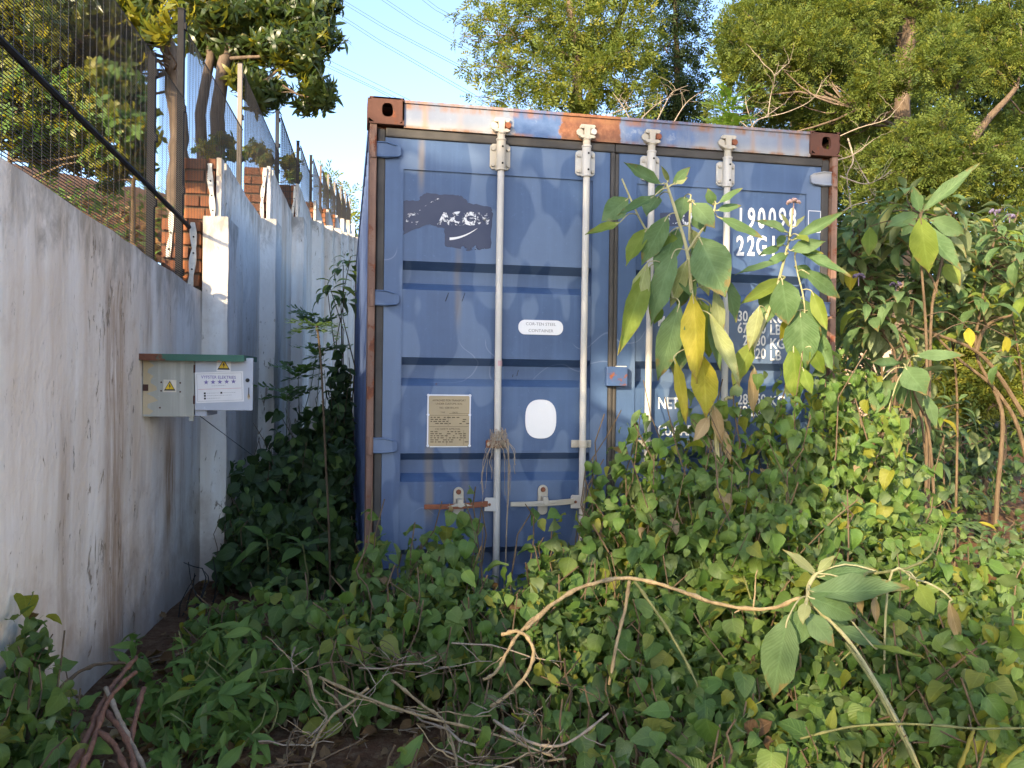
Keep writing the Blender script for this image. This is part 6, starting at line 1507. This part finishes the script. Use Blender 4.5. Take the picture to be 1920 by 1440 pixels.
cane('dry_branch', 'crooked grey branch lying from the pile to the creeper at right', 'branch', [(925, 1350, 2.5), (990, 1390, 2.42), (1060, 1395, 2.4), (1140, 1338, 2.5)], .0052, .0032, M_TWIG, 3)
for k in range(30):
    x, y = R_.uniform(540, 1100), R_.uniform(1225, 1440); a = R_.gauss(.5, 1.0); l = R_.uniform(50, 140); D0 = lerp(2.95, 2.3, (y-1200)/240.)
    z = R_.uniform(.02, .16); p = at(x, y, D0); dv = Vector((math.cos(a), -math.sin(a)*.8, R_.uniform(-.18, .22)))*(l*D0/FPX)
    mb = MB(); A_, B_ = p-dv, p+dv
    for q in (A_, B_): q.z = max(q.z, gz(q.x, q.y)+.012)
    vine(mb, A_, B_, R_.uniform(.002, .0044), .06)
    for _ in range(3): t = A_.lerp(B_, R_.uniform(.2, .9)); vine(mb, t, t+Vector([R_.uniform(-1, 1), R_.uniform(-1, 1), R_.uniform(-.1, .8)])*.09, .0018, .1)
    tag(mb.build('dry_stick', R_.choice((M_TWIG, M_CANE, M_BROWNSTEM, M_BROWNSTEM)), None, True), 'dry bare stick lying in the tangle on the ground before the container', 'stick', 'tangle of dry sticks')
for i, pts in enumerate(([(130, 1450, 2.3), (165, 1380, 2.42), (190, 1320, 2.55), (225, 1270, 2.68), (256, 1232, 2.8)], [(150, 1450, 2.25), (175, 1390, 2.38), (205, 1310, 2.55), (255, 1260, 2.7)], [(188, 1325, 2.55), (225, 1365, 2.45), (245, 1410, 2.35), (256, 1450, 2.25)], [(185, 1370, 2.42), (215, 1400, 2.36), (240, 1450, 2.25)], [(270, 1290, 2.7), (255, 1340, 2.55), (245, 1400, 2.4)])):
    cane('woody_branch', ('thick red brown woody stem rising to the right in the lower left corner', 'second red brown stem close beside the thick one', 'red stem forking down to the right from the thick one', 'thin red stem at the very bottom left', 'short red stem behind the forked ones')[i], 'branch', pts, .011 if i == 0 else .0085, .007, M_REDSTEM, 0)
cane('bent_cane', 'grey brown stem arching along the white wall at left', 'branch', [(70, 1345, 2.6), (105, 1305, 2.7), (145, 1262, 2.85), (190, 1245, 3.0), (235, 1243, 3.1)], .008, .005, M_BROWNSTEM, 1)
cane('bent_cane', 'grey stem crossing the red stems towards the bottom edge', 'branch', [(198, 1290, 2.6), (225, 1350, 2.48), (250, 1400, 2.38), (275, 1450, 2.26)], .0075, .006, M_TWIG, 0)
cane('yellow_stalk', 'long yellow green stalk slanting through the creeper at lower right', 'stalk', [(1725, 1450, 2.2), (1680, 1360, 2.35), (1630, 1270, 2.5), (1585, 1205, 2.62)], .0045, .004, M_GSTEM, 0)
cane('yellow_stalk', 'yellow green runner lying across the red stone', 'stalk', [(1500, 1385, 2.35), (1600, 1362, 2.32), (1720, 1358, 2.28), (1830, 1366, 2.25), (1930, 1365, 2.22)], .0035, .003, M_GSTEM, 0)
cane('yellow_stalk', 'bright yellow grass stalk at the bottom right corner', 'stalk', [(1795, 1450, 2.0), (1812, 1405, 2.08), (1825, 1370, 2.15)], .0055, .004, L_BIGY, 0)
cane('yellow_stalk', 'bright yellow grass stalk leaning right at the bottom right corner', 'stalk', [(1870, 1450, 1.95), (1895, 1420, 2.0), (1930, 1392, 2.05)], .0055, .004, L_BIGY, 0)
cane('yellow_stalk', 'green cane rising towards the pinnate frond at right', 'stalk', [(1640, 1075, 3.0), (1700, 1065, 3.1), (1740, 1045, 3.3), (1758, 1010, 3.6), (1765, 985, 3.7)], .005, .004, M_GSTEM, 0)
cane('yellow_stalk', 'straight yellowish stalk crossing behind the foreground sprig', 'stalk', [(1530, 1278, 2.75), (1575, 1240, 2.8), (1640, 1180, 2.85)], .004, .003, M_GSTEM, 0)
# wiry dead plant against the first buttress
mb = MB(); b0 = at(335, 1165, 4.35)
for k in range(9): vine(mb, b0+Vector((R_.uniform(-.03, .03), 0, -.05)), at(R_.uniform(335, 425), R_.uniform(1040, 1110), R_.uniform(4.4, 4.9)), .0045, .25)
tag(mb.build('dead_twig_plant', M_INK, None), 'wiry black dead plant at the foot of the first buttress', 'dead plant')
# dry vine tied round the left locking bar
mb = MB(); c = Vector((RX[0], -.012, .985))
for k in range(30):
    a = R_.uniform(0, 2*PI); r_ = R_.uniform(.02, .05)
    if k < 14:
        pts = [c + Vector((math.cos(a+t)*r_, -abs(math.sin(a+t))*r_*.7-.006, R_.uniform(-.05, .05))) for t in np.linspace(0, 3.5, 7)]
    else:
        s_ = R_.choice((-1, 1)); L = R_.uniform(.08, .36); x1 = s_*R_.uniform(.03, .085)
        pts = [c + Vector((s_*R_.uniform(.005, .03), -.02, R_.uniform(-.03, .05)))]
        for t in np.linspace(.2, 1, 6): pts.append(c + Vector((x1*math.sin(min(1, t*1.4)*PI/2) + R_.uniform(-.006, .006), -.022 - R_.uniform(0, .012), .02 - L*t**1.2)))
    mb.tube(curve_pts(pts, 3), [R_.uniform(.0008, .0019)]*(len(pts)*3-2), 4)
L_ = [c + Vector((.045, -.02, .0)), c + Vector((.052, -.022, -.2)), c + Vector((.045, -.02, -.4)), c + Vector((.04, -.022, -.62)), c+Vector((.03, -.02, -.8))]
mb.tube(curve_pts(L_, 4), .0038, 5)
tag(mb.build('dry_vine', M_TWIG, None), 'bunch of dry vine tied round the left white locking bar', 'dry vine')
# bare twigs over the roof corner
def twig_tree(label, px, D, segs, r=.0042):
    mb = MB()
    for pts in segs:
        Q = curve_pts([at(x, y, D+R_.uniform(-.1, .1)) for x, y in pts], 4); mb.tube(Q, [lerp(r, r*.35, i/(len(Q)-1)) for i in range(len(Q))], 5)
        for _ in range(len(Q)//2): q = R_.choice(Q[2:]); vine(mb, q, q+Vector((R_.uniform(-1, 1), R_.uniform(-.4, .4), R_.uniform(-.2, 1)))*.16, r*.3, .1)
    tag(mb.build('bare_branch', M_TWIG, None), label, 'branch')
twig_tree('bare pale branches rising behind the container roof at right', 1400, 6.2, [[(1405, 250), (1420, 225), (1470, 212), (1510, 195), (1530, 178), (1542, 150)], [(1440, 215), (1445, 180), (1452, 142), (1430, 118), (1422, 105)], [(1452, 142), (1470, 125), (1480, 118)], [(1412, 240), (1400, 200), (1398, 180)], [(1430, 222), (1465, 198), (1470, 195)], [(1410, 245), (1385, 225), (1375, 215)]])
twig_tree('bare pale branch hanging beside the top right container corner', 1600, 5.2, [[(1560, 262), (1610, 240), (1660, 225), (1680, 205)], [(1570, 300), (1600, 290), (1640, 260)], [(1575, 330), (1620, 345), (1650, 335), (1672, 318)], [(1630, 345), (1615, 320), (1600, 290)], [(1575, 400), (1600, 385), (1640, 372), (1630, 355)], [(1590, 260), (1600, 300), (1588, 330), (1595, 380), (1600, 440)]], .005)
twig_tree('bare grey twigs over the middle of the container roof', 1250, 7.0, [[(1110, 225), (1140, 215), (1170, 205), (1200, 195)], [(1200, 225), (1220, 205), (1240, 190), (1260, 180)], [(1230, 230), (1250, 190), (1262, 172), (1290, 160)], [(1260, 235), (1285, 195), (1310, 175)], [(1180, 222), (1165, 195), (1150, 175)]], .005)
# red stone in the corner
def stone(name, label, px, py, D, s, mat, seed, cat='stone'):
    import bmesh
    bm = bmesh.new(); bmesh.ops.create_icosphere(bm, subdivisions=3, radius=1)
    for v in bm.verts:
        n = v.co.normalized(); v.co = Vector((max(-.75, min(.75, v.co.x)), max(-.7, min(.7, v.co.y)), max(-.6, min(.55, v.co.z))))*(1+.18*noise.noise(n*2+Vector((seed, 0, 0)))) + n*.05*noise.noise(n*6)
    me = bpy.data.meshes.new(name); bm.to_mesh(me); bm.free(); p = at(px, py, D); p.z = gz(p.x, p.y)
    me.transform(Matrix.Translation(p) @ Matrix.Rotation(seed, 4, 'Z') @ Matrix.Diagonal((*s, 1))); o = link(name, me, mat); tag(o, label, cat); return o
M_REDROCK = plain('red_brown_stone', (.27, .125, .07), .9, var=.3, scale=10)
stone('red_stone', 'blunt red brown stone half hidden by creeper at lower right', 1715, 1345, 2.55, (.19, .14, .15), M_REDROCK, .5)
# litter: fallen leaves and twigs on the soil
lv = []
for _ in range(2600):
    if R_.random() < .72: x, y = R_.uniform(-1.1, 2.6), R_.uniform(-2.4, -.05)
    else: x, y = R_.choice((R_.uniform(2.6, 7), R_.uniform(-1, -.1))), R_.uniform(-1, 8)
    if -.02 < x < W+.02 and y > -.02: continue
    s_ = (Vector((x, y, 0))-CAM).dot(WN)
    if s_ < WOFF+.02: continue
    a = R_.uniform(0, 2*PI); L = R_.uniform(.03, .085); lv.append((frame((x, y, gz(x, y)+R_.uniform(.004, .02)), (math.cos(a), math.sin(a), R_.uniform(-.1, .25)), (R_.gauss(0, .3), R_.gauss(0, .3), 1), L), 0, None))
root = thing('leaf_litter', 'brown fallen leaves scattered on the red soil', 'leaf litter', (0, -1, 0)); K_DEADL.place(lv, root, 'leaf', 0); root['kind'] = 'stuff'
mb = MB()
for _ in range(420):
    x, y = R_.uniform(-1.0, 2.6), R_.uniform(-2.3, -.1) if R_.random() < .7 else R_.uniform(-.1, .0)
    a = R_.uniform(0, 2*PI); l = R_.uniform(.05, .16); p = Vector((x, y, gz(x, y)+.008)); q = p+Vector((math.cos(a)*l, math.sin(a)*l, R_.uniform(-.004, .03))); mb.tube([p, (p+q)/2+Vector((R_.uniform(-.01, .01), R_.uniform(-.01, .01), .004)), q], R_.uniform(.001, .0028), 4, False)
tag(mb.build('twig_litter', M_TWIG), 'fine dry twigs scattered over the soil', 'twigs', kind='stuff')
lv = []
for _ in range(1500):
    s, t = R_.uniform(1, 8), -R_.uniform(.2, 3); p = wl(s, t, hill(s, t)+.01); a = R_.uniform(0, 2*PI); lv.append((frame(p, (math.cos(a), math.sin(a), R_.uniform(-.1, .5)), (R_.gauss(0, .4), R_.gauss(0, .4), 1), R_.uniform(.05, .11)), 0, None))
gv = []
for _ in range(1300):
    s, t = R_.uniform(1.5, 9), -R_.uniform(.2, 2.2); p = wl(s, t, hill(s, t)+R_.uniform(0, .22)*(noise.noise((s*2, t*2, 4))+.5)); a = R_.uniform(0, 2*PI); gv.append((frame(p, (math.cos(a), math.sin(a), R_.uniform(.1, 1.2)), (R_.gauss(0, .4), R_.gauss(0, .4), 1), R_.uniform(.05, .12)), 0, None))
gw = thing('bank_weeds', 'low green weeds on the bank behind the fence', 'weeds', wl(4, -1, 2)); K_WEED.place(gv, gw, 'leaf', 0); gw['kind'] = 'stuff'
root = thing('bank_litter', 'dry leaves and weeds on the bank behind the fence', 'leaf litter', wl(4, -1, 2)); K_DEADL.place(lv, root, 'leaf', 0); root['kind'] = 'stuff'
